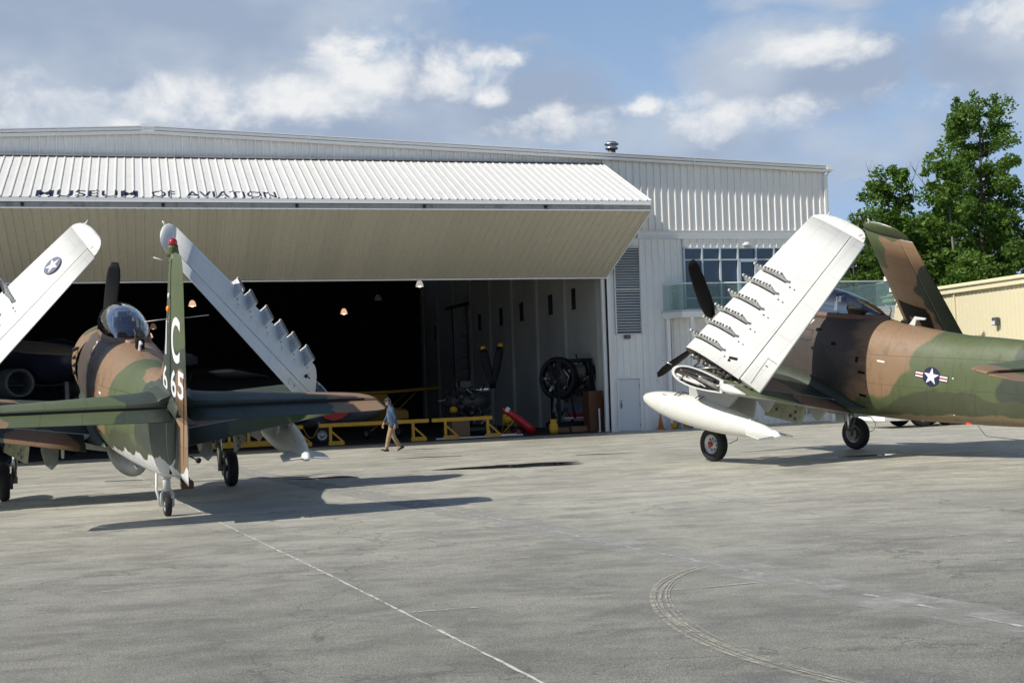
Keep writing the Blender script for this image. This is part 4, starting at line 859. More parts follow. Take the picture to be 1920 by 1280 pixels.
# interior shell
b = MB(); b.box((.40, 20, 5.4), (.08, 39.6, 11.2)); rw = b.build('interior_wall', M['int_wall'], hg)
b = MB()
for k in range(9): b.box((.30, 1.6+4.6*k, 5.4), (.16, .25, 11))
b.build('column', M['int_wall'], rw)
for d in (4.9, 8.5, 13.6, 17.7, 22.5, 34.5): b = MB(); b.box((.33, d, 5.85), (.05, .55 if d != 4.9 else .45, .95)); b.build('small_window', M['dark'], rw)
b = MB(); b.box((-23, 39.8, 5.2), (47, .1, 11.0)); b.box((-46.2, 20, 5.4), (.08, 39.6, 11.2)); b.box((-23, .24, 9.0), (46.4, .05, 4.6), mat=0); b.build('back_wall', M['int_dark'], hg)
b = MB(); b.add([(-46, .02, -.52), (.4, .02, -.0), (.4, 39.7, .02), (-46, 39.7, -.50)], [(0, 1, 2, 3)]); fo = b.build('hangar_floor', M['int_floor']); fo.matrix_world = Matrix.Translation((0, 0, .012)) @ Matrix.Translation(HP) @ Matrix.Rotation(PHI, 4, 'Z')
fo.data.transform(Matrix.Identity(4)); 
for v in fo.data.vertices: v.co.z = 0
tag(fo, kind='structure')
b = MB(); b.add([(-46, -.12, 0), (.3, -.12, 0), (.3, .30, 0), (-46, .30, 0)], [(0, 1, 2, 3)]); th_ = b.build('threshold', M['grey_paint']); th_.matrix_world = Matrix.Translation((0, 0, .020)) @ Matrix.Translation(HP) @ Matrix.Rotation(PHI, 4, 'Z'); tag(th_, kind='structure')
b = MB()
for k in range(8): b.bar((-42+6*k, .8, 10.2), (-42+6*k, 39, 10.2), .2, .5)
b.build('roof_beam', M['int_dark'], hg)
# bifold door
hd_ = bpy.data.objects.new('hangar_door', None); link(hd_, hg); hd_.empty_display_size = .2; hd_['label'] = 'huge white bifold door folded open and out, with dark lettering'
A0 = Vector((0, -.02, 11.09)); A1 = Vector((0, -5.42, 8.78)); B0 = Vector((0, -5.42, 8.40)); B1 = Vector((0, -.02, 6.37))
def leaf(name, p0, p1, n, mats, lip):
    br = rib_breaks(DU0, DU1); b = MB(); V = []
    ext = (p1-p0).normalized()*.03
    for u, h in br: V += [Vector((u, 0, 0))+p0+n*h*.034, Vector((u, 0, 0))+p1+ext+n*h*.034]
    b.add(V, [(2*i, 2*i+1, 2*i+3, 2*i+2) for i in range(len(br)-1)], 0)
    q = -n*.10; V = [Vector((u, 0, 0))+p+o for u in (DU0, DU1) for p in (p0, p1) for o in (-n*.006, q)]
    b.add(V, [(0,1,3,2),(4,6,7,5),(0,4,5,1),(2,3,7,6),(1,5,7,3)], 1)
    return b.build(name, mats, hd_, merge=False)
n1 = Vector((0, -(A0.z-A1.z), -(A1.y-A0.y))).normalized(); n1 = Vector((0, A1.z-A0.z, -(A1.y-A0.y))).normalized(); n1 = n1 if n1.z > 0 else -n1
n2 = Vector((0, B1.z-B0.z, -(B1.y-B0.y))).normalized(); n2 = n2 if n2.z < 0 else -n2
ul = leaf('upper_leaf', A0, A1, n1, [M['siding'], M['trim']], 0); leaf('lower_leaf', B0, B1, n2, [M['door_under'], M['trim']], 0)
b = MB(); mu = (DU0+DU1)/2; L_ = DU1-DU0
b.box((mu, -5.40, 8.695), (L_, .10, .13)); b.box((mu, -5.38, 8.52), (L_, .05, .17), mat=1); b.box((mu, -5.45, 8.625), (L_, .05, .02)); b.box((mu, -5.43, 8.405), (L_, .05, .03))
k = DU0+.4
while k < DU1: b.box((k, -5.42, 8.52), (.10, .06, .12), mat=2); k += 4.55
b.build('fold_beam', [M['trim'], M['door_edge'], M['dark']], hd_)
b = MB(); b.box((mu, -.06, 6.35), (L_, .14, .05)); b.build('lip', M['trim'], hd_)
b = MB()
for p0, p1 in ((A0, A1), (B0, B1)):
    nn = n1 if p0 is A0 else n2; e = Vector((DU1+.03, 0, 0)); b.prism([e+p0+nn*.03, e+p1+nn*.03, e+p1-nn*.14, e+p0-nn*.14], (.05, 0, 0))
b.build('end_trim', M['trim'], hd_)
b = MB(); b.box((mu, -.10, 11.13), (L_, .14, .05)); b.build('hinge_rail', M['door_edge'], hd_)
# lettering painted over the ribs
def lettering():
    dirv = (A1-A0).normalized(); LL = (A1-A0).length
    for word, u0, u1 in (('MUSEUM', -21.74, -18.42), ('OF', -17.96, -17.18), ('AVIATION', -16.82, -13.72)):
        pts, fs = text2d(word, .3); bm = bmesh.new(); vs = [bm.verts.new((u0+(u1-u0)*x, y, 0)) for x, y in pts]
        for f in fs: bm.faces.new([vs[i] for i in f])
        for u, _ in rib_breaks(u0-.3, u1+.3): bmesh.ops.bisect_plane(bm, geom=bm.verts[:]+bm.edges[:]+bm.faces[:], plane_co=(u, 0, 0), plane_no=(1, 0, 0))
        s0, s1 = LL-.03, LL-.86
        for v in bm.verts:
            p = A0+dirv*(s0+(s1-s0)*v.co.y)+n1*(rib_h(v.co.x)*.034+.005); v.co = Vector((v.co.x, 0, 0))+p
        me = bpy.data.meshes.new('lettering'); bm.to_mesh(me); bm.free(); me.materials.append(M['navy']); link(bpy.data.objects.new('lettering', me), ul)
lettering()
# louvred vent
b = MB()
for x in (.56, 1.68): b.box((x, -.01, 5.81), (.05, .10, 3.62))
for z in (4.02, 5.88, 7.62): b.box((1.12, -.01, z), (1.16, .10, .06))
vt = b.build('louvre_vent', M['louver'], hg)
b = MB()
for z0, z1 in ((4.10, 5.84), (5.95, 7.58)):
    n = 15
    for k in range(n): b.box((1.12, .02, z0+(z1-z0)*(k+.5)/n), (1.08, .11, .014), Matrix.Rotation(R(38), 3, 'X'))
b.build('slats', M['louver'], vt); b = MB(); b.box((1.12, .085, 5.8), (1.1, .02, 3.6)); b.build('vent_back', M['int_dark'], vt)
b = MB(); b.box((1.02, -.06, 3.90), (.26, .16, .16)); b.build('wall_lamp', M['grey_paint'], hg, bevel=.03)
# man door
b = MB(); b.box((1.04, .045, 1.08), (.93, .05, 2.12)); md = b.build('door', mat('man_door', (.60, .63, .66), .5, streak=.15), hg, bevel=.004)
b = MB()
for x in (.55, 1.53): b.box((x, .02, 1.08), (.045, .10, 2.2))
b.box((1.04, .02, 2.19), (1.03, .10, .05)); b.build('door_frame', M['siding_low'], md)
b = MB(); b.box((.67, .0, 1.08), (.045, .03, .26)); b.tube([(.67, -.05, .98), (.67, -.09, 1.0), (.67, -.09, 1.14), (.67, -.05, 1.16)], .012, 6); b.box((.67, 0, 1.27), (.05, .03, .05)); b.build('handle', M['fitting'], md)
for z in (.25, 1.08, 1.88): b = MB(); b.box((1.49, .01, z), (.02, .03, .12)); b.build('hinge', M['fitting'], md)
# window wall over the balcony
WV = [3.67, 4.49, 5.31, 6.13, 6.97, 7.81, 8.65, 9.49, 9.78]; WH = [5.03, 5.47, 5.80, 7.08, 7.58]
b = MB()
for u in WV: b.box((u, -.01, 6.3), (.065, .12, 2.6))
for v in (5.03, 5.47, 7.08, 7.58): b.box((6.72, -.01, v), (6.15, .10, .06))
b.box((6.55, -.02, 6.08), (.86, .12, .06), mat=0)
for x in (6.18, 6.93): b.box((x, -.03, 6.05), (.09, .10, 2.0))
b.box((6.55, -.03, 7.03), (.80, .10, .09)); wf = b.build('window_frame', M['frame'], hg)
b = MB(); b.box((6.72, .05, 6.3), (6.1, .012, 2.55)); b.build('window_pane', M['window_glass'], wf)
b = MB(); b.box((9.05, .03, .85), (1.7, .06, .8)); gw = b.build('ground_window', M['window_glass'], hg)
b = MB(); b.box((9.05, .0, 1.27), (1.8, .1, .06)); b.box((9.05, .0, .43), (1.8, .1, .06)); b.box((9.05, -.0, .85), (.06, .09, .8)); b.build('window_frame', M['frame'], gw)
b = MB(); b.lathe([(0, .17), (.08, .16), (.15, .09), (.16, .001)], (6.52, -.14, 7.66), (0, 0, 1), 16); b.box((6.52, -.05, 7.72), (.3, .12, .10)); b.build('dome_lamp', M['louver'], hg)
# balcony: slab, brackets, columns, glass rail
bal = bpy.data.objects.new('balcony', None); link(bal, hg); bal['label'] = 'balcony with green glass railing wrapping round the corner'
FP = [(2.64, .03), (3.10, -1.02), (12.9, -1.02), (12.9, 8.0), (UR+.08, 8.0), (UR+.08, .03)]
def slab(z0, z1, grow, m, name):
    P2 = [(u-(grow if i == 0 else 0), d-(grow if d < 0 else 0)) for i, (u, d) in enumerate(FP)]; n = len(P2)
    b = MB(); b.add([(u, d, z0) for u, d in P2]+[(u, d, z1) for u, d in P2], [tuple(range(n))[::-1], tuple(range(n, 2*n))]+[(i, (i+1) % n, (i+1) % n+n, i+n) for i in range(n)]); return b.build(name, m, bal)
slab(4.62, 4.86, 0, M['trim'], 'slab'); slab(4.865, 4.93, .05, M['frame'], 'slab_edge')
b = MB()
for u, d in ((2.82, -.12), (3.55, -.9), (9.8, -.9), (12.8, -.9), (12.8, 7.8)): b.box((u, d, 2.3), (.16, .16, 4.64))
b.build('column', M['trim'], bal)
b = MB(); b.box((2.90, -.16, 2.3), (.03, .09, 4.6)); b.build('rust_streak', M['rust'], bal)
RP = [(2.66, -.02), (3.12, -1.05), (12.9, -1.05), (12.9, 8.0)]
b = MB(); b.tube([(u, d, 6.02) for u, d in RP], .028, 8, 0); b.build('handrail', M['trim'], bal)
b = MB()
for (u0, d0), (u1, d1) in zip(RP[:-1], RP[1:]):
    n = max(1, round(math.hypot(u1-u0, d1-d0)/1.9))
    for k in range(n):
        f0, f1 = k/n, (k+1)/n; a = Vector((u0+(u1-u0)*f0, d0+(d1-d0)*f0, 0)); c = Vector((u0+(u1-u0)*f1, d0+(d1-d0)*f1, 0)); g = (c-a).normalized()*.012
        b.add([a+g+Vector((0,0,4.95)), c-g+Vector((0,0,4.95)), c-g+Vector((0,0,5.99)), a+g+Vector((0,0,5.99))], [(0, 1, 2, 3)])
b.build('glass_panel', M['rail_glass'], bal, merge=False)
# lean-to behind the terrace
b = MB(); b.box((11.6, 2.2, 4.50), (2.3, .3, .18)); b.prism([(12.7, 0, 4.5), (12.7, 3.5, 4.5), (12.7, 3.5, 3.2)], (.1, 0, 0), 1); b.build('soffit_beam', [M['frame'], M['dark']], bal)
# roof vent pipe
b = MB(); rz = EAVE(1.35)+.22; b.lathe([(-.5, .17), (.62, .17)], (1.35, 2.0, rz), (0, 0, 1), 20); b.lathe([(.62, .26), (.66, .28), (.72, .26), (.73, .18), (.80, .18), (.81, .30), (.86, .31), (.95, .18), (.98, .001)], (1.35, 2.0, rz), (0, 0, 1), 20); b.build('roof_vent', M['galv'], hg)

# ------------------------------------------------------------------ beige building behind
BD = Vector((-.263, .965, 0)).normalized(); BP = Vector((22.35, 60.2, 0)); BH = 5.66
bb = thing('beige_building', 'low beige ribbed metal building behind the right warplane', 'building', BP, (0, 0, math.atan2(BD.y, BD.x)))
def bclad(x0, x1, h):    # local x along the wall, facing +y
    br = rib_breaks(x0, x1, .305, (0, .02, .05, .07)); V = []
    for u, q in br: V += [(u, .03*q, 0), (u, .03*q, h)]
    b = MB(); b.add(V, [(2*i, 2*i+1, 2*i+3, 2*i+2) for i in range(len(br)-1)]); return b.build('wall', M['beige'], bb, merge=False)
bclad(-22, 11.0, BH); b = MB(); b.box((-5.5, -6, BH/2), (33, 11.9, BH-.05)); b.build('rear_wall', M['beige'], bb)
b = MB(); b.box((-5.5, .06, BH+.05), (33.3, .28, .26)); b.box((-5.5, .12, BH+.2), (33.3, .36, .06)); b.box((11.0, .03, BH/2), (.18, .12, BH)); b.box((4.9, .05, BH/2), (.10, .09, BH)); b.box((-11, .05, BH/2), (.10, .09, BH)); b.build('trim', M['beige_trim'], bb)
b = MB(); b.box((-5.5, -6, BH+.3), (33, 12, .1)); b.build('roof', M['beige_trim'], bb)
b = MB(); b.box((1.6, .16, 4.05), (.30, .22, .36)); b.box((1.6, .30, 3.98), (.24, .06, .18), mat=1); b.build('wall_lamp', [M['grey_paint'], M['louver']], bb, bevel=.02)

# ------------------------------------------------------------------ trees
def leafball(c, r, n, size, rnd, flat=.8):
    V = []; F = []
    for _ in range(n):
        d = Vector((rnd.gauss(0, 1), rnd.gauss(0, 1), rnd.gauss(0, 1))).normalized(); rr = rnd.random()**.42
        p = Vector(c)+Vector((d.x*r, d.y*r, d.z*r*flat))*rr
        a = Vector((rnd.gauss(0, 1), rnd.gauss(0, 1), rnd.gauss(0, .6))).normalized(); q = a.cross(Vector((rnd.gauss(0, 1), rnd.gauss(0, 1), rnd.gauss(0, 1)))).normalized(); s = size*rnd.uniform(.6, 1.3)
        k = len(V); V += [p-a*s*.5, p+q*s*.32, p+a*s*.6, p-q*s*.32]; F.append((k, k+1, k+2, k+3))
    return V, F
def tree(x, y, h, cr, base, label, seed, lm='leaf', trunk=.22, spread=1.0, nb=34, nl=230, size=.34, shape='oval', group='trees behind the airfield buildings', bark='bark', name='tree', lean=0):
    rnd = random.Random(seed); t = thing(name, label, 'tree', (x, y, 0), group=group)
    b = MB(); tp = Vector((lean, 0, h*.93)); tr = [Vector((lean*f**1.5+.25*math.sin(3*f+seed)*f, .2*math.cos(2.5*f+seed)*f, h*.93*f)) for f in np.linspace(0, 1, 9)]
    b.tube(tr, [trunk*(1.15-.95*f) for f in np.linspace(0, 1, 9)], 9); cl = []
    for k in range(nb):
        f = base+(1-base)*((k+.5)/nb); z = h*f; g = (f-base)/(1-base)
        w = cr*{'oval': math.sin(PI*min(.97, .10+g*.86))**.6, 'tall': (.70+.30*math.sin(PI*g*1.1)) if g < .86 else .62, 'bush': 1-.35*g}[shape]
        a = k*2.4+rnd.uniform(-.5, .5); rr = w*rnd.uniform(.25, 1.0); i = min(8, int(f*8)); o = tr[i].lerp(tr[min(8, i+1)], f*8-i) if i < 8 else tr[8]
        c = Vector((o.x+rr*math.cos(a), o.y+rr*math.sin(a), z+rnd.uniform(-.4, .4))); st = Vector((o.x*.9, o.y*.9, max(z-.45*rr-.5, h*base*.5)))
        b.tube([st, st.lerp(c, .5)+Vector((0, 0, .15*rr)), c], [trunk*.34*(1.1-f), trunk*.2*(1.1-f), .02], 5); cl.append((c, cr*rnd.uniform(.22, .42)*spread))
    b.build('trunk', M[bark], t, merge=False); b = MB()
    for c, r in cl:
        V, F = leafball(c, r, int(nl*rnd.uniform(.6, 1.3)), size, rnd); b.add(V, F)
        for _ in range(3):
            d = Vector((rnd.gauss(0, 1), rnd.gauss(0, 1), rnd.gauss(0, .7))).normalized(); V, F = leafball(c+d*r*.95, r*.42, int(nl*.22), size, rnd); b.add(V, F)
    b.build('crown', M[lm], t, merge=False); return t
def px2w(px, D_): return (px-960)/2574*D_
# (pixel column used only to pick the real place, then stored in metres)
tree(30.5, 88, 18.9, 3.2, .36, 'tallest tree, slim pale-topped crown standing above the beige building', 11, 'leaf', .26, .74, 84, 190, .225, 'tall')
tree(31.5, 90, 13.6, 3.0, .12, 'dense leafy tree directly below the tallest crown', 12, 'leaf_dark', .25, 1.1, 40, 210, .30)
tree(24.0, 86, 14.6, 2.5, .22, 'leafy tree left of the tallest one, with bare twigs above', 13, 'leaf', .22, 1.0, 36, 190, .28)
tree(27.3, 84, 14.9, 2.3, .30, 'tree with a pale crooked trunk between two crowns', 14, 'leaf', .15, 1.0, 28, 170, .28, bark='bark_grey')
tree(20.8, 82, 11.3, 2.2, .25, 'thin greyish tree nearest the hangar corner', 15, 'leaf_light', .13, .9, 22, 150, .26)
tree(22.4, 92, 11.8, 2.6, .08, 'dark bushy tree behind the white wing tip', 16, 'leaf_dark', .2, 1.1, 34, 300, .3)
tree(34.5, 86, 12.1, 2.4, .30, 'yellowish tree at the right edge of the view', 17, 'leaf_light', .22, 1.0, 26, 220, .28)
tree(37.0, 92, 12.6, 3.2, .1, 'dark tree filling the right edge behind the yellowish one', 18, 'leaf_dark', .25, 1.1, 38, 320, .3)
tree(26.0, 93, 12.3, 3.2, .06, 'broad dark tree filling the gap behind the tail fins', 19, 'leaf_dark', .25, 1.1, 42, 330, .3)
tree(18.2, 84, 10.6, 1.7, .2, 'small tree peeping past the hangar corner', 20, 'leaf', .12, 1.0, 18, 200, .26)
tree(29.5, 95, 12.8, 3.4, .05, 'broad dark tree behind the pale crooked trunk', 23, 'leaf_dark', .25, 1.1, 42, 330, .3)
for i, (x, y, h, r, lb) in enumerate(((36.0, 78, 9.6, 2.6, 'bush over the beige roof at the right edge of the view'), (25.5, 76, 8.0, 2.2, 'bush over the beige roof, left one'), (29.3, 77, 8.4, 2.3, 'bush over the beige roof, middle one'), (32.6, 76, 8.9, 2.4, 'bush over the beige roof, right one'), (22.0, 78, 8.4, 2.2, 'bush seen through the glass railing'), (19.2, 80, 8.2, 2.0, 'bush between hangar corner and white wing'))):
    tree(x, y, h, r, .12, lb, 30+i, 'leaf' if i % 2 else 'leaf_dark', .1, 1.2, 26, 260, .24, 'bush', 'bushes along the beige roof', name='bush')
# bare twigs over the second tree
b = MB(); rnd = random.Random(5)
for q in range(9):
    p = Vector((24.2+rnd.uniform(-1.6, 2.4), 86, 12.6)); pts = [p]
    for k in range(4): p = p+Vector((rnd.uniform(-.35, .35), rnd.uniform(-.2, .2), rnd.uniform(.5, .8))); pts.append(p)
    b.tube(pts, [.05, .035, .025, .018, .008], 5)
    for k in (1, 2, 3): b.tube([pts[k], pts[k]+Vector((rnd.uniform(-.7, .7), 0, rnd.uniform(.3, .8)))], [.018, .005], 4)
tag(b.build('dead_branches', M['bark_grey']), 'bare grey twigs sticking up over the middle trees', 'branches')

# ------------------------------------------------------------------ things in and around the hangar (hangar frame; floor level follows the apron)
def HW(u, d, z=0):
    p = Matrix.Rotation(PHI, 3, 'Z') @ Vector((u, d, 0)); return Vector((HP.x+p.x, HP.y+p.y, z))
def hthing(name, label, cat, u, d, rot=0, group=None, z=.02): return thing(name, label, cat, HW(u, d, z), (0, 0, PHI+rot), group)
# ceiling lamps
for i, (px, py, v, lb, em) in enumerate(((363, 569, 6.9, 'glowing bell lamp right of the left warplane tail', 1), (281, 629, 6.2, 'orange glowing lamp just right of the left cockpit', 1), (647, 584, 6.6, 'glowing bell lamp hanging alone in the dark middle of the hangar', 1),
                              (791, 532, 7.2, 'pale bell lamp right under the door lip', .55), (288, 612, 6.3, 'unlit greenish lamp behind the left warplane tail', .12), (712, 558, 6.9, 'dark unlit lamp between two glowing lamps', 0))):
    yh = 731.8-.04274*(px-960); dist = (v-1.88)/((yh-py)/2574)*1.0; X = (px-960)/2574*dist
    t = thing('hanging_lamp', lb, 'lamp', (X, dist, v), (0, 0, 0), 'bell lamps hanging in the hangar')
    b = MB(); b.lathe([(.17, .04), (.15, .09), (.07, .14), (-.08, .185), (-.13, .19)], (0, 0, 0), (0, 0, 1), 20, cap=False)
    c = (1, .62, .38) if i != 3 else (1, .95, .85)
    m = mat('lamp_shade_%d' % i, (.35, .33, .28), .4, emit=(*c, .8*em)); b.build('lamp_shade', m, t)
    b = MB(); b.lathe([(.17, .05), (.32, .05), (.36, .012), (3.0, .008)], (0, 0, 0), (0, 0, 1), 12); b.build('ballast', M['dark'], t)
    if em:
        b = MB(); b.ball((0, 0, -.06), .10, 12, 8); b.build('bulb', mat('bulb_%d' % i, (.9, .8, .6), .3, emit=(*c, 9*em)), t)
# yellow beam stands along the door line
def stand(u0, u1, d, h, label, feet, chain=False):
    t = hthing('barrier', label, 'barrier', u0, d, 0, 'yellow beam stands along the door opening', .02); L = u1-u0
    b = MB(); b.box((L/2, 0, h), (L, .09, .15)); b.build('beam', M['yellow'], t, bevel=.008)
    for x in feet:
        b = MB(); b.box((x, 0, h/2-.02), (.11, .09, h-.1)); b.box((x+.22, 0, .09), (.62, .12, .16)); b.bar((x+.05, 0, .55), (x+.48, 0, .14), .05, .07); b.build('leg', M['yellow'], t, bevel=.005)
stand(-13.6, -12.35, .6, .78, 'short yellow beam behind the drop tank', [1.05]); stand(-11.75, -7.35, .45, .80, 'long yellow beam behind the walking man', [.45, 3.75])
stand(-7.25, -4.75, .35, .80, 'shorter yellow beam right of the long one', [.55, 2.3])
b = MB(); b.tube([HW(-12.35+.6*k/8, .55, .76-.75*math.sin(PI*k/8)*.55) for k in range(9)], .02, 6); tag(b.build('chain', M['yellow_dim']), 'yellow chain sagging between two yellow beams', 'chain')
t = hthing('gantry', 'yellow welded trestle seen under the left warplane wing', 'trestle', -15.9, 1.4, 0)
b = MB(); b.box((1.3, 0, .18), (2.9, .1, .2)); b.box((1.3, .9, .18), (2.9, .1, .2)); b.build('base', M['yellow'], t)
for x in (.0, .75, 1.5, 2.3, 2.7): b = MB(); b.box((x, 0, .62), (.12, .1, .95)); b.bar((x-.42, 0, .3), (x, 0, .85), .07, .07); b.build('leg', M['yellow'], t)
b = MB(); b.box((1.3, 0, 1.1), (2.9, .1, .12)); b.build('beam', M['yellow'], t)
# small yellow high-wing aeroplane
t = hthing('light_aircraft', 'small yellow high-wing aeroplane parked in the shade', 'airplane', -8.6, 7.5, R(-62))
b = MB(); rg = []
for x, hw_, zb, zt in ((2.6, .16, .85, 1.15), (2.3, .33, .70, 1.25), (1.4, .38, .55, 1.35), (.9, .42, .5, 1.95), (-.6, .42, .5, 1.98), (-1.4, .36, .52, 1.55), (-4.2, .10, .75, 1.05)): rg.append([Vector((x+0, hw_*c, (zb+zt)/2+(zt-zb)/2*s)) for c, s in ((1,-.8),(1,.8),(.8,1),(-.8,1),(-1,.8),(-1,-.8),(-.8,-1),(.8,-1))])
b.loft(rg, smooth=False); fz = b.build('fuselage', M['yellow_dim'], t)
b = MB(); b.box((.15, 0, 1.60), (1.15, .87, .52)); b.build('cabin_window', M['dark'], fz, bevel=.05)
b = MB(); b.loft([wring(Vector((.85-(abs(y)>3.6)*.25, y, 1.98+.04*abs(y))), Vector((-1, 0, 0)), 1.55-(abs(y) > 3.6)*.5, Vector((0, 0, 1)), .17-(abs(y) > 3.6)*.08, 0, 1, 8) for y in (-3.9, -3.5, -1, 1, 3.5, 3.9)]); b.build('wing', M['yellow_dim'], t)
for s in (1, -1):
    b = MB(); b.bar((.5, s*.42, .65), (.35, s*2.5, 2.0), .06, .04); b.bar((-.3, s*.42, .65), (-.35, s*2.5, 2.0), .05, .035); b.build('wing_strut', M['yellow_dim'], t)
    b = MB(); b.bar((1.1, s*.35, .6), (1.0, s*.85, .28), .05); b.build('gear_leg', M['yellow_dim'], t); wheel(t, (1.0, s*.9, .25), (0, s, 0), .25, .13, 'hub')
b = MB(); b.prism([(-3.6, 0, 1.0), (-4.1, 0, 1.75), (-4.5, 0, 1.7), (-4.5, 0, .8)], (0, .05, 0)); b.build('fin', M['yellow_dim'], t)
b = MB(); b.prism([(-3.6, 1.3, 1.02), (-3.6, -1.3, 1.02), (-4.3, -1.3, 1.0), (-4.3, 1.3, 1.0)], (0, 0, .05)); b.build('tailplane', M['yellow_dim'], t)
# dark fighter with a red-mouthed nose, seen behind the yellow beam
t = hthing('grey_fighter', 'dark grey fighter aircraft with a red mouth painted on its nose', 'airplane', -12.9, 4.2, R(4))
b = MB(); b.lathe([(4.35, .02), (4.2, .20), (3.9, .30), (3.3, .42), (2.2, .52), (.5, .62), (-2, .55), (-4.5, .25), (-5, .05)], (0, 0, 1.20), (1, 0, 0), 24); fz = b.build('fuselage', M['grey_paint'], t)
b = MB(); q = [(1.55, 1.30), (1.8, 1.42), (2.5, 1.46), (2.95, 1.40), (3.25, 1.28), (2.8, 1.22), (2.45, .98), (2.1, .92), (1.75, 1.05)]; b.prism([(x, -.60+.02*x, z) for x, z in q], (0, .28, 0)); b.build('mouth_marking', mat('mouth_red', (.55, .025, .012), .5), fz)
b = MB(); b.prism([(2.0, -.72, 1.33), (2.5, -.71, 1.38), (2.6, -.70, 1.30), (2.3, -.71, 1.24)], (0, .06, 0)); b.build('mouth_black', M['black_paint'], fz)  # flat black patch on the red mouth
b = MB(); b.loft([wring(Vector((1.2-.15*abs(y), y, .95+.09*abs(y))), Vector((-1, 0, 0)), 2.2-.25*abs(y), Vector((0, 0, 1)), .25-.03*abs(y), 0, 1, 8) for y in (-5, -2.5, 0, 2.5, 5)]); b.build('wing', M['grey_paint'], t)
b = MB(); b.bar((1.4, -1.2, .9), (1.5, -1.2, .35), .09); b.build('gear_leg', M['fitting'], t); wheel(t, (1.5, -1.3, .36), (0, -1, 0), .36, .18, 'hub')
# dark jet at the left of the opening
t = hthing('jet_aircraft', 'dark navy jet standing deep in shade left of the near warplane', 'airplane', -22.5, 9.5, R(-74))
b = MB(); b.lathe([(6, .3), (5.5, .6), (3, .95), (-3, 1.0), (-7, .6)], (0, 0, 3.9), (1, 0, 0), 24); b.build('fuselage', M['navy_paint'], t)
for s in (1, -1):
    b = MB(); b.lathe([(-3.0, .45), (-2.0, .58), (0, .66), (2.0, .62), (2.35, .60), (2.4, .52), (2.0, .46), (.5, .44), (.45, .01)], (0, s*1.45, 3.05), (1, 0, 0), 28, cap=False); n_ = b.build('engine_nacelle', M['grey_paint'], t)
b = MB(); b.loft([wring(Vector((1.2-.25*abs(y), y, 2.95+.02*abs(y))), Vector((-1, 0, 0)), 3.0-.25*abs(y), Vector((0, 0, 1)), .22, 0, 1, 8) for y in (-6, -2.5, 0, 2.5, 6)]); b.build('wing', M['grey_paint'], t)
b = MB(); b.prism([(-6, 0, 4.6), (-7.2, 0, 6.6), (-8, 0, 6.6), (-7.4, 0, 4.0)], (0, .12, 0)); b.build('fin', M['navy_paint'], t)
for x, y in ((4.2, 0), (-1, 1.6), (-1, -1.6)): b = MB(); b.tube([(x, y, 3), (x, y, .4)], .09, 10); b.build('gear_leg', M['fitting'], t); wheel(t, (x, y+.1, .38), (0, 1, 0), .38, .2, 'hub')
t = hthing('transport_aircraft', 'dark aircraft whose long thin wing edge catches light in the hangar', 'airplane', -13.0, 16, R(-12))
b = MB(); b.lathe([(6, .2), (5, .7), (2, 1.0), (-5, .9), (-9, .2)], (-3, 0, 2.6), (1, 0, 0), 20); b.build('fuselage', M['dark'], t)
b = MB(); b.loft([wring(Vector((x0, y, 3.05+.03*abs(y))), Vector((-1, 0, 0)), c_, Vector((0, 0, 1)), .14, 0, 1, 8) for y, x0, c_ in ((-7.5, .2, 1.2), (0, 1, 2.4), (7.5, .2, 1.2))]); w_ = b.build('wing', M['fitting'], t); 
b = MB(); b.tube([(0, .8, 2), (0, .9, .35)], .08, 8); b.tube([(0, -.8, 2), (0, -.9, .35)], .08, 8); b.tube([(-8, 0, 2.3), (-8.2, 0, .3)], .06, 8); b.build('gear_leg', M['fitting'], t)
for x, y in ((0, .95), (0, -.95), (-8.2, 0)): wheel(t, (x, y, .33), (0, 1, 0), .33, .18, 'hub')
def clutter(b, c, e, n, seed):
    r = random.Random(seed)
    for k in range(n):
        p = Vector(c)+Vector((r.uniform(-1, 1)*e[0], r.uniform(-1, 1)*e[1], r.uniform(-1, 1)*e[2])); q = p+Vector((r.gauss(0, .16), r.gauss(0, .1), r.gauss(0, .16))); m_ = p.lerp(q, .5)+Vector((r.gauss(0, .05), 0, r.gauss(0, .05)))
        if k % 4 == 0: b.box(p, (r.uniform(.05, .18), r.uniform(.05, .15), r.uniform(.05, .16)), Matrix.Rotation(r.uniform(0, 3), 3, 'Y'), mat=0)
        else: b.tube([p, m_, q], r.uniform(.012, .035), 6, 1 if k % 5 == 0 else 0)
# engine with a four-bladed propeller on a stand
t = hthing('engine_on_stand', 'dark engine on a stand with yellow-tipped propeller blades standing up', 'engine', -4.1, 5.2, R(0))
b = MB(); b.lathe([(-1.5, .2), (-1.2, .45), (-.2, .55), (.2, .40), (.5, .16)], (0, 0, 1.45), (1, 0, 0), 20)
for k in range(9):
    a = 2*PI*k/9
    for x in (-.9, -.4): b.lathe([(.3, .13), (.62, .14), (.72, .08)], (x, 0, 1.45), (0, math.cos(a), math.sin(a)), 10)
b.box((-.6, 0, 2.1), (.5, .4, .5)); b.tube([(-1.0, -.2, 1.9), (-1.0, -.2, 2.45)], .06, 8); b.build('engine_block', M['mech'], t); b = MB(); clutter(b, (-.6, -.45, 1.3), (1.0, .25, .75), 70, 31); b.build('fittings', [M['prop'], M['galv']], t, merge=False)
b = MB(); b.lathe([(0, .12), (.1, .16), (.5, .15), (.6, .10), (.75, .10), (.8, .02)], (-.05+.5, -.3, 1.95), (-1, 0, 0), 20); b.build('propeller_hub', M['steel'], t)
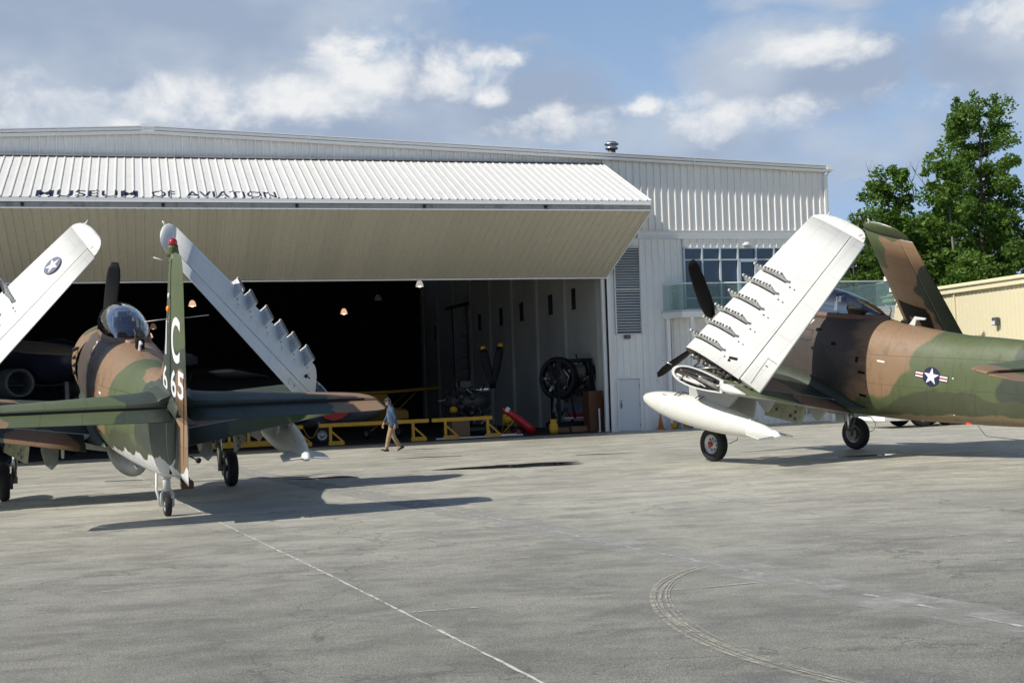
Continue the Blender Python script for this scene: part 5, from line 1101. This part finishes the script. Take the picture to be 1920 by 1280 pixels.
for a, r_ in ((-.20, 1.95), (.22, 2.05)):
    b = MB(); d = Vector((math.sin(a), 0, math.cos(a))); x = Vector((math.cos(a), 0, -math.sin(a))); c0 = Vector((.62, -.2, 1.95))
    b.loft([[c0+d*(f*r_)+x*w*math.cos(2*PI*j/8)+Vector((0, 1, 0))*.03*math.sin(2*PI*j/8) for j in range(8)] for f, w in ((.02, .10), (.2, .12), (.5, .19), (.8, .18), (.93, .15))]); bl = b.build('blade', M['prop'], t)
    b = MB(); b.loft([[c0+d*(f*r_)+x*w*math.cos(2*PI*j/8)+Vector((0, 1, 0))*.032*math.sin(2*PI*j/8) for j in range(8)] for f, w in ((.93, .152), (1.0, .08))]); b.build('blade_tip', M['yellow'], bl)
b = MB(); b.box((-.5, 0, .25), (2.3, 1.1, .14)); 
for x in (-1.4, .4):
    for y in (-.45, .45): b.bar((x, y, .25), (x*.6-.1, y*.5, 1.2), .08); b.lathe([(-.05, .12), (.05, .12)], (x, y, .12), (0, 1, 0), 10)
b.build('stand', M['mech'], t)
# radial engine in a black frame, with ring cowl
t = hthing('radial_engine', 'large radial engine in a tall black frame near the right door jamb', 'engine', -.62, 2.8, R(0))
b = MB()
for y in (-.5, .5):
    for x in (-.62, .85): b.bar((x, y, .25), (x+(.0 if x < 0 else -.1), y*.8, 2.75), .11, .11)
    b.bar((-.62, y*.8, 2.70), (.75, y*.8, 2.70), .14, .14); b.bar((-.62, y, 1.55), (.85, y, 1.55), .12, .16); b.bar((-.9, y, .28), (1.3, y, .28), .16, .18); b.bar((.85, y, 2.5), (1.3, y, .3), .08, .08); b.bar((-.3, y, 2.6), (.0, y, .5), .07, .07)
b.build('frame', M['prop'], t)
b = MB(); b.lathe([(-.16, .66), (-.20, .74), (-.10, .82), (.14, .82), (.18, .74), (.06, .64)], (-.52, -.2, 2.05), (.70, .70, -.04), 40, cap=False); b.build('ring_cowl', M['prop'], t); t.scale = (1.08, 1.05, 1.12)
b = MB(); b.lathe([(0, .3), (.2, .50), (.8, .5), (1.3, .3), (1.5, .1)], (-.70, 0, 2.05), (1, .25, 0), 20)
for k in range(14):
    a = 2*PI*k/14; b.lathe([(.35, .08), (.66, .09), (.76, .05)], (-.50+.16*(k % 2), -.05, 2.05), (-.7*math.cos(a), .7*math.cos(a), math.sin(a)), 8, mat=k % 3 == 0)
for k in range(6): b.tube([(-.6+.2*k, -.5, 2.5-.12*k), (-.4+.2*k, -.55, 2.1), (-.5+.2*k, -.45, 1.7)], .03, 6, k % 2)
b.build('engine_block', [M['mech'], M['galv']], t)
b = MB(); clutter(b, (-.1, -.1, 1.95), (.75, .35, .6), 60, 21); clutter(b, (-.45, -.2, 1.0), (.4, .3, .6), 26, 22); b.lathe([(0, .30), (.5, .30)], (.0, -.30, 2.25), (1, 0, 0), 18, mat=2); b.lathe([(0, .10), (.55, .10)], (-.75, -.3, .75), (.1, 0, 1), 14, mat=2); b.box((-.1, -.55, .16), (2.0, .3, .28), mat=0); b.build('fittings', [M['prop'], M['galv'], M['grey_paint']], t, merge=False)
b = MB(); b.box((.35, .2, 1.0), (1.15, .03, .9)); b.build('panel', mat('dusty_blue', (.16, .19, .24), .7, noise=.3), t)
b = MB(); b.box((.25, -.1, .52), (1.3, .6, .04)); b.build('tray', M['mech_white'], t)
b = MB(); b.box((.15, -.15, .60), (.55, .35, .12)); b.box((.0, -.15, .68), (.25, .25, .08)); tr_ = b.build('red_tool', M['red'], t); b = MB(); b.box((.62, -.1, .68), (.18, .3, .3)); b.build('blue_tin', M['blue_box'], t)
# cabinet, crates, drums, ladder and bits
def simple(name, label, cat, u, d, fn, m, group=None, rot=0, bevel=.01):
    b = MB(); fn(b); o = b.build(name, m, None, bevel=bevel); o.location = HW(u, d, .02); o.rotation_euler = (0, 0, PHI+rot); return tag(o, label, cat, group)
t = hthing('cabinet', 'tall rust-brown wooden cabinet beside the white door jamb', 'cabinet', -.17, 1.15)
b = MB(); b.box((0, 0, .85), (.62, .8, 1.7)); b.build('body', M['cabinet'], t, bevel=.01); b = MB(); b.box((0, -.41, .85), (.58, .02, 1.6)); b.build('door', M['cabinet'], t)
simple('crate', 'low orange-brown crate under the black engine frame', 'crate', -1.55, 1.5, lambda b: (b.box((0, 0, .12), (.75, .4, .22)), b.box((0, -.21, .12), (.7, .02, .16))), M['cardboard'])
simple('crate', 'orange-brown crate nearer the cabinet', 'crate', -.80, 1.3, lambda b: (b.box((0, 0, .13), (.7, .4, .24)), b.box((0, -.21, .12), (.66, .02, .16))), M['cardboard'])
simple('cardboard_box', 'cardboard box behind the shorter yellow beam', 'box', -5.7, 2.2, lambda b: (b.box((0, 0, .42), (.75, .6, .8)), b.box((0, -.02, .83), (.6, .5, .02))), M['cardboard'])
simple('white_pole', 'short white pole standing at the right door jamb', 'pole', -.12, .5, lambda b: (b.lathe([(0, .09), (.02, .09), (.03, .035), (.96, .035), (.97, .001)], (0, 0, 0), (0, 0, 1), 12),), M['white_paint'], bevel=0)
t = hthing('hoist', 'red tilted engine hoist arm on yellow legs', 'hoist', -3.0, 1.4)
b = MB(); b.tube([(-1.05, 0, 1.15), (-.75, 0, .95), (.0, 0, .35), (.25, 0, .12)], [.06, .15, .18, .20], 14); b.box((-.85, -.12, 1.08), (.16, .08, .2), Matrix.Rotation(.6, 3, 'Y'), mat=1); b.build('arm', [M['red'], M['mech_white']], t)
b = MB(); b.lathe([(-.05, .1), (0, .2), (.5, .2), (.55, .1)], (-.95, .15, .72), (1, 0, 0), 16); b.build('tank', M['yellow'], t)
b = MB(); b.tube([(-1.15, -.1, .05), (-.95, -.05, .8), (-.55, -.05, .8)], .02, 6); b.tube([(-.95, -.05, .8), (-.75, -.1, .05), (-1.2, -.1, .05)], .02, 6); b.tube([(-1.15, -.1, .05), (-.4, 0, .75)], .02, 6); b.build('leg', M['yellow'], t)
wheel(t, (-.40, -.05, .15), (0, -1, 0), .15, .07, 'red')
simple('bag', 'crumpled yellow and white bag at the foot of the engine frame', 'bag', -2.0, .9, lambda b: b.loft([[Vector((r_*math.cos(2*PI*k/12)*(1+.18*math.sin(5*k+z*9)), .7*r_*math.sin(2*PI*k/12)*(1+.2*math.cos(3*k+z*7)), z)) for k in range(12)] for z, r_ in ((0, .16), (.15, .2), (.35, .17), (.5, .13), (.6, .18))]), M['yellow'], bevel=0)
simple('bucket', 'orange cap on a dark drum behind the shorter beam', 'bucket', -5.4, 4.5, lambda b: (b.lathe([(0, .2), (1.0, .22)], (0, 0, 0), (0, 0, 1), 16, mat=1), b.lathe([(1.0, .10), (1.05, .17), (1.2, .17), (1.28, .08)], (0, 0, 0), (0, 0, 1), 16)), [M['yellow'], M['dark']], bevel=0)
simple('long_plank', 'white strip lying flat along the door threshold', 'plank', -5.3, .35, lambda b: (b.box((0, 0, .05), (3.6, .12, .05)), b.box((.9, .1, .09), (1.3, .15, .04))), M['mech_white'])
simple('paint_tin', 'small white tin on the threshold right of the beams', 'tin', -4.8, .9, lambda b: (b.lathe([(0, .075), (.26, .075), (.27, .06), (.3, .06), (.3, .001)], (0, 0, 0), (0, 0, 1), 14),), M['white_paint'], bevel=0)
simple('red_jack', 'small red jack on the hangar floor beside the red hoist', 'jack', -4.0, .9, lambda b: (b.box((0, 0, .06), (.25, .16, .1)), b.tube([(0, 0, .1), (0, 0, .22)], .04, 8), b.tube([(.1, 0, .1), (.4, 0, .3)], .012, 6)), M['red'])
t = hthing('scaffold', 'tall dark ladder frame against the inner right wall', 'ladder', -.45, 23.5)
b = MB()
for x in (-.5, .35): b.bar((x, 0, 0), (x, .1, 6.9), .07)
b.bar((-.9, 0, 6.7), (.5, .1, 7.0), .12, .2); b.build('upright', M['dark'], t)
for k in range(9): b = MB(); b.bar((-.1, 0, 1.4+.62*k), (.35, 0, 1.4+.62*k), .04); b.build('rung', M['dark'], t)
# right of the door: cone, stepladder, bucket, box
def cone(u, d, label):
    t = hthing('traffic_cone', label, 'cone', u, d, z=.0); b = MB(); b.box((0, 0, .02), (.34, .34, .04)); b.build('base', M['cone_orange'], t, bevel=.01)
    b = MB(); b.lathe([(.04, .125), (.62, .03), (.66, .025), (.66, .001)], (0, 0, 0), (0, 0, 1), 20); b.build('body', M['cone_orange'], t)
cone(2.27, -.28, 'faded orange traffic cone at the foot of the white wall')
t = hthing('step_ladder', 'small grey stepladder by the wall under the balcony', 'ladder', 3.35, -.45, z=0)
for s in (-1, 1): b = MB(); b.bar((s*.22, -.05, .75), (s*.3, -.3, 0), .05, .03); b.bar((s*.22, .05, .75), (s*.3, .28, 0), .05, .03); b.build('leg', M['galv'], t)
for z in (.25, .5, .74): b = MB(); b.box((0, -.05-.12*(1-z), z), (.46, .14, .03)); b.build('step', M['galv'], t)
simple('tool_bag', 'yellow tool bag hanging on the grey stepladder', 'bag', 3.25, -.66, lambda b: b.loft([[Vector((r_*math.cos(2*PI*k/10), .6*r_*math.sin(2*PI*k/10), z)) for k in range(10)] for z, r_ in ((.05, .1), (.2, .16), (.45, .14), (.62, .05))]), M['yellow'], bevel=0)
simple('yellow_bucket', 'yellow bucket left of the grey stepladder', 'bucket', 2.85, -.35, lambda b: b.lathe([(0, .12), (.22, .15), (.23, .13)], (0, 0, 0), (0, 0, 1), 16), M['yellow'], bevel=0)
simple('storage_box', 'blue-black plastic box right of the grey stepladder', 'box', 4.1, -.35, lambda b: (b.box((0, 0, .2), (.75, .4, .38)), b.box((0, 0, .41), (.8, .44, .05)), b.box((.05, -.215, .25), (.1, .02, .1), mat=1)), [M['navy_paint'], M['mech_white']])
simple('hose_coil', 'light grey coil lying on the ground near the blue-black box', 'hose', 3.75, -.7, lambda b: [b.tube([(.18*math.cos(a), .18*math.sin(a), .03+.03*k) for a in np.linspace(0, 2*PI, 20)], .018, 6) for k in range(3)], M['mech_white'], bevel=0)
# white tow tractor behind the right warplane
t = thing('tow_truck', 'white tow truck mostly hidden behind the right warplane, only its wheels and bumper showing', 'truck', (14.35, 48.9, 0), (0, 0, R(12)))
b = MB(); b.prism([(-1.0, 0, .62), (-1.0, 0, 1.25), (.2, 0, 1.35), (.5, 0, 2.0), (1.9, 0, 2.0), (2.0, 0, 1.2), (3.0, 0, 1.2), (3.0, 0, .62)], (0, 1.7, 0)); bd = b.build('body', M['white_paint'], t, bevel=.06)
b = MB(); b.box((1.2, -.86, 1.65), (1.1, .02, .45)); b.build('window', M['window_glass'], bd)
b = MB(); b.box((-1.40, -.1, .34), (1.0, 2.0, .15)); b.box((-1.15, -.85, .42), (.5, .14, .34)); b.box((-1.0, 0, .55), (.3, 1.4, .3)); b.build('bumper', M['white_paint'], t, bevel=.02)
b = MB(); b.box((1.0, 0, .58), (3.8, 1.1, .14)); b.build('chassis', M['dark'], t)
for x in (-.35, 2.0):
    for s in (-1, 1): wheel(t, (x, s*.82, .44), (0, s, 0), .44, .30, 'white_paint')
t = thing('baggage_cart', 'dark cart with small black wheels right of the white tow truck', 'cart', (15.7, 49.6, 0), (0, 0, R(8)))
b = MB(); b.box((.3, 0, .72), (2.2, 1.3, .12)); b.build('deck', M['grey_paint'], t, bevel=.02)
for x in (-.5, 1.1):
    for s in (-1, 1): wheel(t, (x, s*.6, .34), (0, s, 0), .34, .2, 'hub')

# ------------------------------------------------------------------ the walking man (faces -x, i.e. to the left)
def skinmesh(name, verts, edges, radii, m, parent, sub=2, root=0):
    me = bpy.data.meshes.new(name); me.from_pydata([Vector(v) for v in verts], edges, []); o = bpy.data.objects.new(name, me); S_.collection.objects.link(o)
    sk = o.modifiers.new('s', 'SKIN'); sk.use_smooth_shade = True; sk.branch_smoothing = .4
    for i, r_ in enumerate(radii):
        d = me.skin_vertices[0].data[i]; d.radius = r_ if isinstance(r_, tuple) else (r_, r_); d.use_root = (i == root); d.use_loose = False
    s2 = o.modifiers.new('d', 'SUBSURF'); s2.levels = sub; s2.render_levels = sub
    dg = bpy.context.evaluated_depsgraph_get(); n = bpy.data.meshes.new_from_object(o.evaluated_get(dg)); bpy.data.objects.remove(o)
    n.materials.clear(); n.materials.append(m)
    for p in n.polygons: p.use_smooth = True
    r = bpy.data.objects.new(name, n); link(r, parent); return r
mat('skin', (.50, .27, .19), .5, noise=.12, nscale=30); mat('denim', (.035, .078, .145), .75, noise=.35, nscale=9, streak=.2); mat('khaki', (.36, .245, .14), .8, noise=.25, nscale=9)
mat('boot', (.05, .033, .022), .6); mat('cap_cloth', (.045, .05, .038), .8, noise=.4, nscale=18); mat('muff_blue', (.02, .035, .22), .35); mat('hair_grey', (.20, .17, .14), .8)
def plaid():
    m = bpy.data.materials.new('plaid'); m.use_nodes = True; T = NT(m.node_tree); b = T.n['Principled BSDF']; tc = T.new('ShaderNodeTexCoord').outputs['Object']; x, y, z = T.sep(tc)
    f = T.math('PINGPONG', T.math('MULTIPLY', z, 16), .5); g = T.math('PINGPONG', T.math('MULTIPLY', T.math('ADD', x, y), 18), .5)
    c = T.mix(T.ramp(f, .3, .34), (.30, .08, .07), (.05, .05, .08)); c = T.mix(T.math('MULTIPLY', T.ramp(g, .36, .40), .7), c, (.42, .36, .34)); T.put(b.inputs['Base Color'], c); b.inputs['Roughness'].default_value = .85; MATS['plaid'] = m
plaid()
mn = thing('person', 'man walking left in open blue denim jacket, khaki trousers, dark cap and blue ear muffs', 'person', (-4.20, 46.75, 0), (0, 0, R(14)))
mn.scale = (1.04, 1.04, 1.04)
# skeleton: x forward is -x (left in the picture); y towards the camera is -y
ft1, ft2 = (-.27, -.06, .075), (.26, .10, .095)      # front (near) foot, rear foot
V = [(0, 0, .93), (-.01, 0, 1.10), (-.02, 0, 1.30), (-.035, 0, 1.42), (-.06, 0, 1.50),      # pelvis, waist, chest, neck base, neck
     (-.01, -.09, .90), (-.13, -.09, .50), (-.20, -.07, .12), (-.30, -.07, .06),            # near leg
     (.01, .09, .90), (.02, .10, .50), (.24, .10, .17), (.16, .10, .07),                     # far leg
     (-.02, -.17, 1.39), (.07, -.24, 1.12), (.06, -.25, .88), (.055, -.25, .81),                # near arm slightly back
     (-.03, .17, 1.39), (-.10, .23, 1.13), (-.23, .22, .92), (-.26, .215, .85)]                 # far arm forward
E_ = [(0,1),(1,2),(2,3),(3,4),(0,5),(5,6),(6,7),(7,8),(0,9),(9,10),(10,11),(11,12),(2,13),(13,14),(14,15),(15,16),(2,17),(17,18),(18,19),(19,20)]
Rd = [(.12,.10),(.125,.10),(.14,.10),(.07,.07),(.052,.052), .08,.055,.04,.03, .08,.055,.04,.03, .055,.042,.030,.026, .055,.042,.030,.026]
nv = len(V)
# hands: palm ends at V[16], V[20]; five fingers each, curled a little
for base, sy in ((16, -1), (20, 1)):
    bx_, by_, bz_ = V[base]
    for k, L_ in enumerate((.070, .078, .072, .058)):
        o = -.024+.016*k; V += [(bx_+o-.01, by_, bz_-.035), (bx_+o-.015, by_+.006*sy*-1, bz_-.035-L_*.5), (bx_+o-.0, by_-.018*sy, bz_-.035-L_)]
        n0 = len(V)-3; E_ += [(base, n0), (n0, n0+1), (n0+1, n0+2)]; Rd += [.0105, .009, .008]
    V += [(bx_-.030, by_, bz_-.012), (bx_-.048, by_-.008*sy, bz_-.045)]; n0 = len(V)-2; E_ += [(base, n0), (n0, n0+1)]; Rd += [.012, .0095]
body = skinmesh('body', V, E_, Rd, M['skin'], mn, 1, 0)
# head with brow, nose, chin, ears
b = MB(); hc = Vector((-.105, -.01, 1.60)); rg = []
for j in range(1, 16):
    ph = PI*j/16; z = math.cos(ph); ring = []
    for k in range(24):
        th2 = 2*PI*k/24; x, y = math.cos(th2), math.sin(th2); rr = math.sin(ph); X = -x*.096*rr; Y = y*.074*rr; Z = z*.118
        face = max(0, x)
        if face > .2: X -= (.014*math.exp(-((z+.05)/.10)**2)*math.exp(-(y/.20)**2)*2.0 + .006*math.exp(-((z-.28)/.1)**2) - .006*math.exp(-((z-.12)/.07)**2)*min(1, abs(y)*3) + .012*math.exp(-((z+.80)/.14)**2) - .004*math.exp(-((z+.42)/.05)**2)*math.exp(-(y/.3)**2))
        if z < -.3: Y *= 1-.28*(-z-.3)
        ring.append(hc+Vector((X, Y, Z)))
    rg.append(ring)
b.loft(rg); 
for s in (-1, 1): b.ball(hc+Vector((.005, s*.074, -.01)), (.018, .010, .030), 8, 6)
hd2 = b.build('head', M['skin'], mn); hd2.rotation_euler = (0, 0, 0)
b = MB()
for s in (-1, 1): b.ball(hc+Vector((-.088, s*.030, .016)), .011, 8, 6)
b.build('eye', M['black_paint'], hd2)
b = MB(); b.loft([[hc+Vector((.006+.092*r_*math.cos(2*PI*k/20), .081*r_*math.sin(2*PI*k/20), z)) for k in range(20)] for z, r_ in ((-.055, .86), (.0, 1.0), (.03, 1.02))], cap=False); 
for v_i, v in enumerate(b.v):
    if v[0] < hc.x-.01: b.v[v_i] = (hc.x-.01+.3*(v[0]-hc.x+.01), v[1], max(v[2], hc.z-.03))
b.build('hair', M['hair_grey'], hd2)
b = MB(); b.loft([[hc+Vector((-.002+.104*r_*math.cos(2*PI*k/20), .086*r_*math.sin(2*PI*k/20), z)) for k in range(20)] for z, r_ in ((.028, 1.0), (.075, .99), (.115, .80), (.135, .4), (.139, .05))])
b.loft([[hc+Vector((-.075-x_*.095, y_*w_, z_+.035-.018*x_)) for y_, z_ in ((-1, -.004), (-.5, .004), (0, .008), (.5, .004), (1, -.004), (.5, .0), (0, .003), (-.5, 0))] for x_, w_ in ((0, .078), (.5, .070), (1.0, .035))]); b.build('cap', M['cap_cloth'], mn)
b = MB()
for s in (-1, 1): b.lathe([(0, .034), (.012, .040), (.032, .036), (.036, .001)], hc+Vector((.008, s*.072, .0)), (0, s, 0), 16)
b.tube([hc+Vector((.012, .100*math.cos(a), .0+.150*math.sin(a))) for a in np.linspace(0, PI, 14)], .008, 6); b.build('ear_muffs', M['muff_blue'], mn)
# trousers
Vt = [(0, 0, .95), (.0, 0, .88), (-.01, -.09, .84), (-.125, -.09, .50), (-.185, -.075, .24), (-.215, -.07, .085), (.01, .09, .84), (.03, .10, .50), (.17, .10, .27), (.245, .10, .15)]
skinmesh('trousers', Vt, [(0,1),(1,2),(2,3),(3,4),(4,5),(1,6),(6,7),(7,8),(8,9)], [(.15,.12),(.155,.125),.105,.083,.072,.075,.105,.083,.072,.075], M['khaki'], mn, 2, 0)
# shirt, then the open jacket as a thick shell with sleeves and loose tails
b = MB(); b.loft([[Vector((-.025+cx+rx*math.cos(2*PI*k/20), ry*math.sin(2*PI*k/20), z)) for k in range(20)] for z, rx, ry, cx in ((.93, .125, .145, .01), (1.05, .125, .145, .01), (1.25, .125, .165, -.005), (1.38, .10, .15, -.01), (1.44, .06, .07, -.01))]); b.build('shirt', M['plaid'], mn)
b = MB(); rg = []
for z, rx, ry, cx, gap in ((.76, .185, .205, .045, .75), (.84, .18, .20, .04, .72), (1.0, .155, .185, .02, .62), (1.15, .15, .18, .01, .52), (1.3, .145, .19, 0, .45), (1.39, .12, .175, -.005, .42), (1.445, .085, .11, -.01, .5), (1.47, .07, .08, -.012, .6)):
    ring = []
    for q, off in ((0, 0), (1, -.014)):
        ks = range(22) if q == 0 else range(21, -1, -1)
        for k in ks:
            a = PI+gap+(2*PI-2*gap)*k/21; w = 1+.03*math.sin(6*a+9*z); ring.append(Vector((cx-.02+(rx+off)*w*math.cos(a), (ry+off)*w*math.sin(a), z+(.02*math.sin(a*2) if z < .8 else 0))))
    rg.append(ring)
b.loft(rg); jk = b.build('jacket', M['denim'], mn)
for pts in ([(-.02, -.155, 1.395), (.02, -.215, 1.27), (.07, -.245, 1.12), (.065, -.255, .92)], [(-.03, .155, 1.395), (-.06, .20, 1.27), (-.10, .235, 1.13), (-.20, .225, .965)]):
    b = MB(); b.tube(pts, [.075, .070, .062, .050], 14); b.lathe([(0, .053), (.035, .054)], Vector(pts[-1]), Vector(pts[-1])-Vector(pts[-2]), 14); b.build('sleeve', M['denim'], jk)
b = MB(); b.loft([[Vector((-.035+rx*math.cos(2*PI*k/20), ry*math.sin(2*PI*k/20), z)) for k in range(20)] for z, rx, ry in ((1.43, .085, .10), (1.50, .075, .075), (1.50, .062, .062), (1.43, .072, .085))], cap=False); b.build('collar', M['denim'], jk)
for (x, y, z), pitch in ((ft1, .30), (ft2, -.42)):
    b = MB(); m3 = Matrix.Rotation(pitch, 3, 'Y'); rg = []
    for xx, w, h in ((.075, .03, .07), (.06, .042, .095), (.0, .043, .10), (-.06, .046, .065), (-.13, .050, .050), (-.175, .040, .038), (-.195, .02, .02)):
        rg.append([Vector((x, y, z-.02))+m3 @ Vector((xx+.06, w*math.cos(2*PI*k/12), -.045+h*(.5+.5*math.sin(2*PI*k/12)))) for k in range(12)])
    b.loft(rg); b.build('boot', M['boot'], mn)
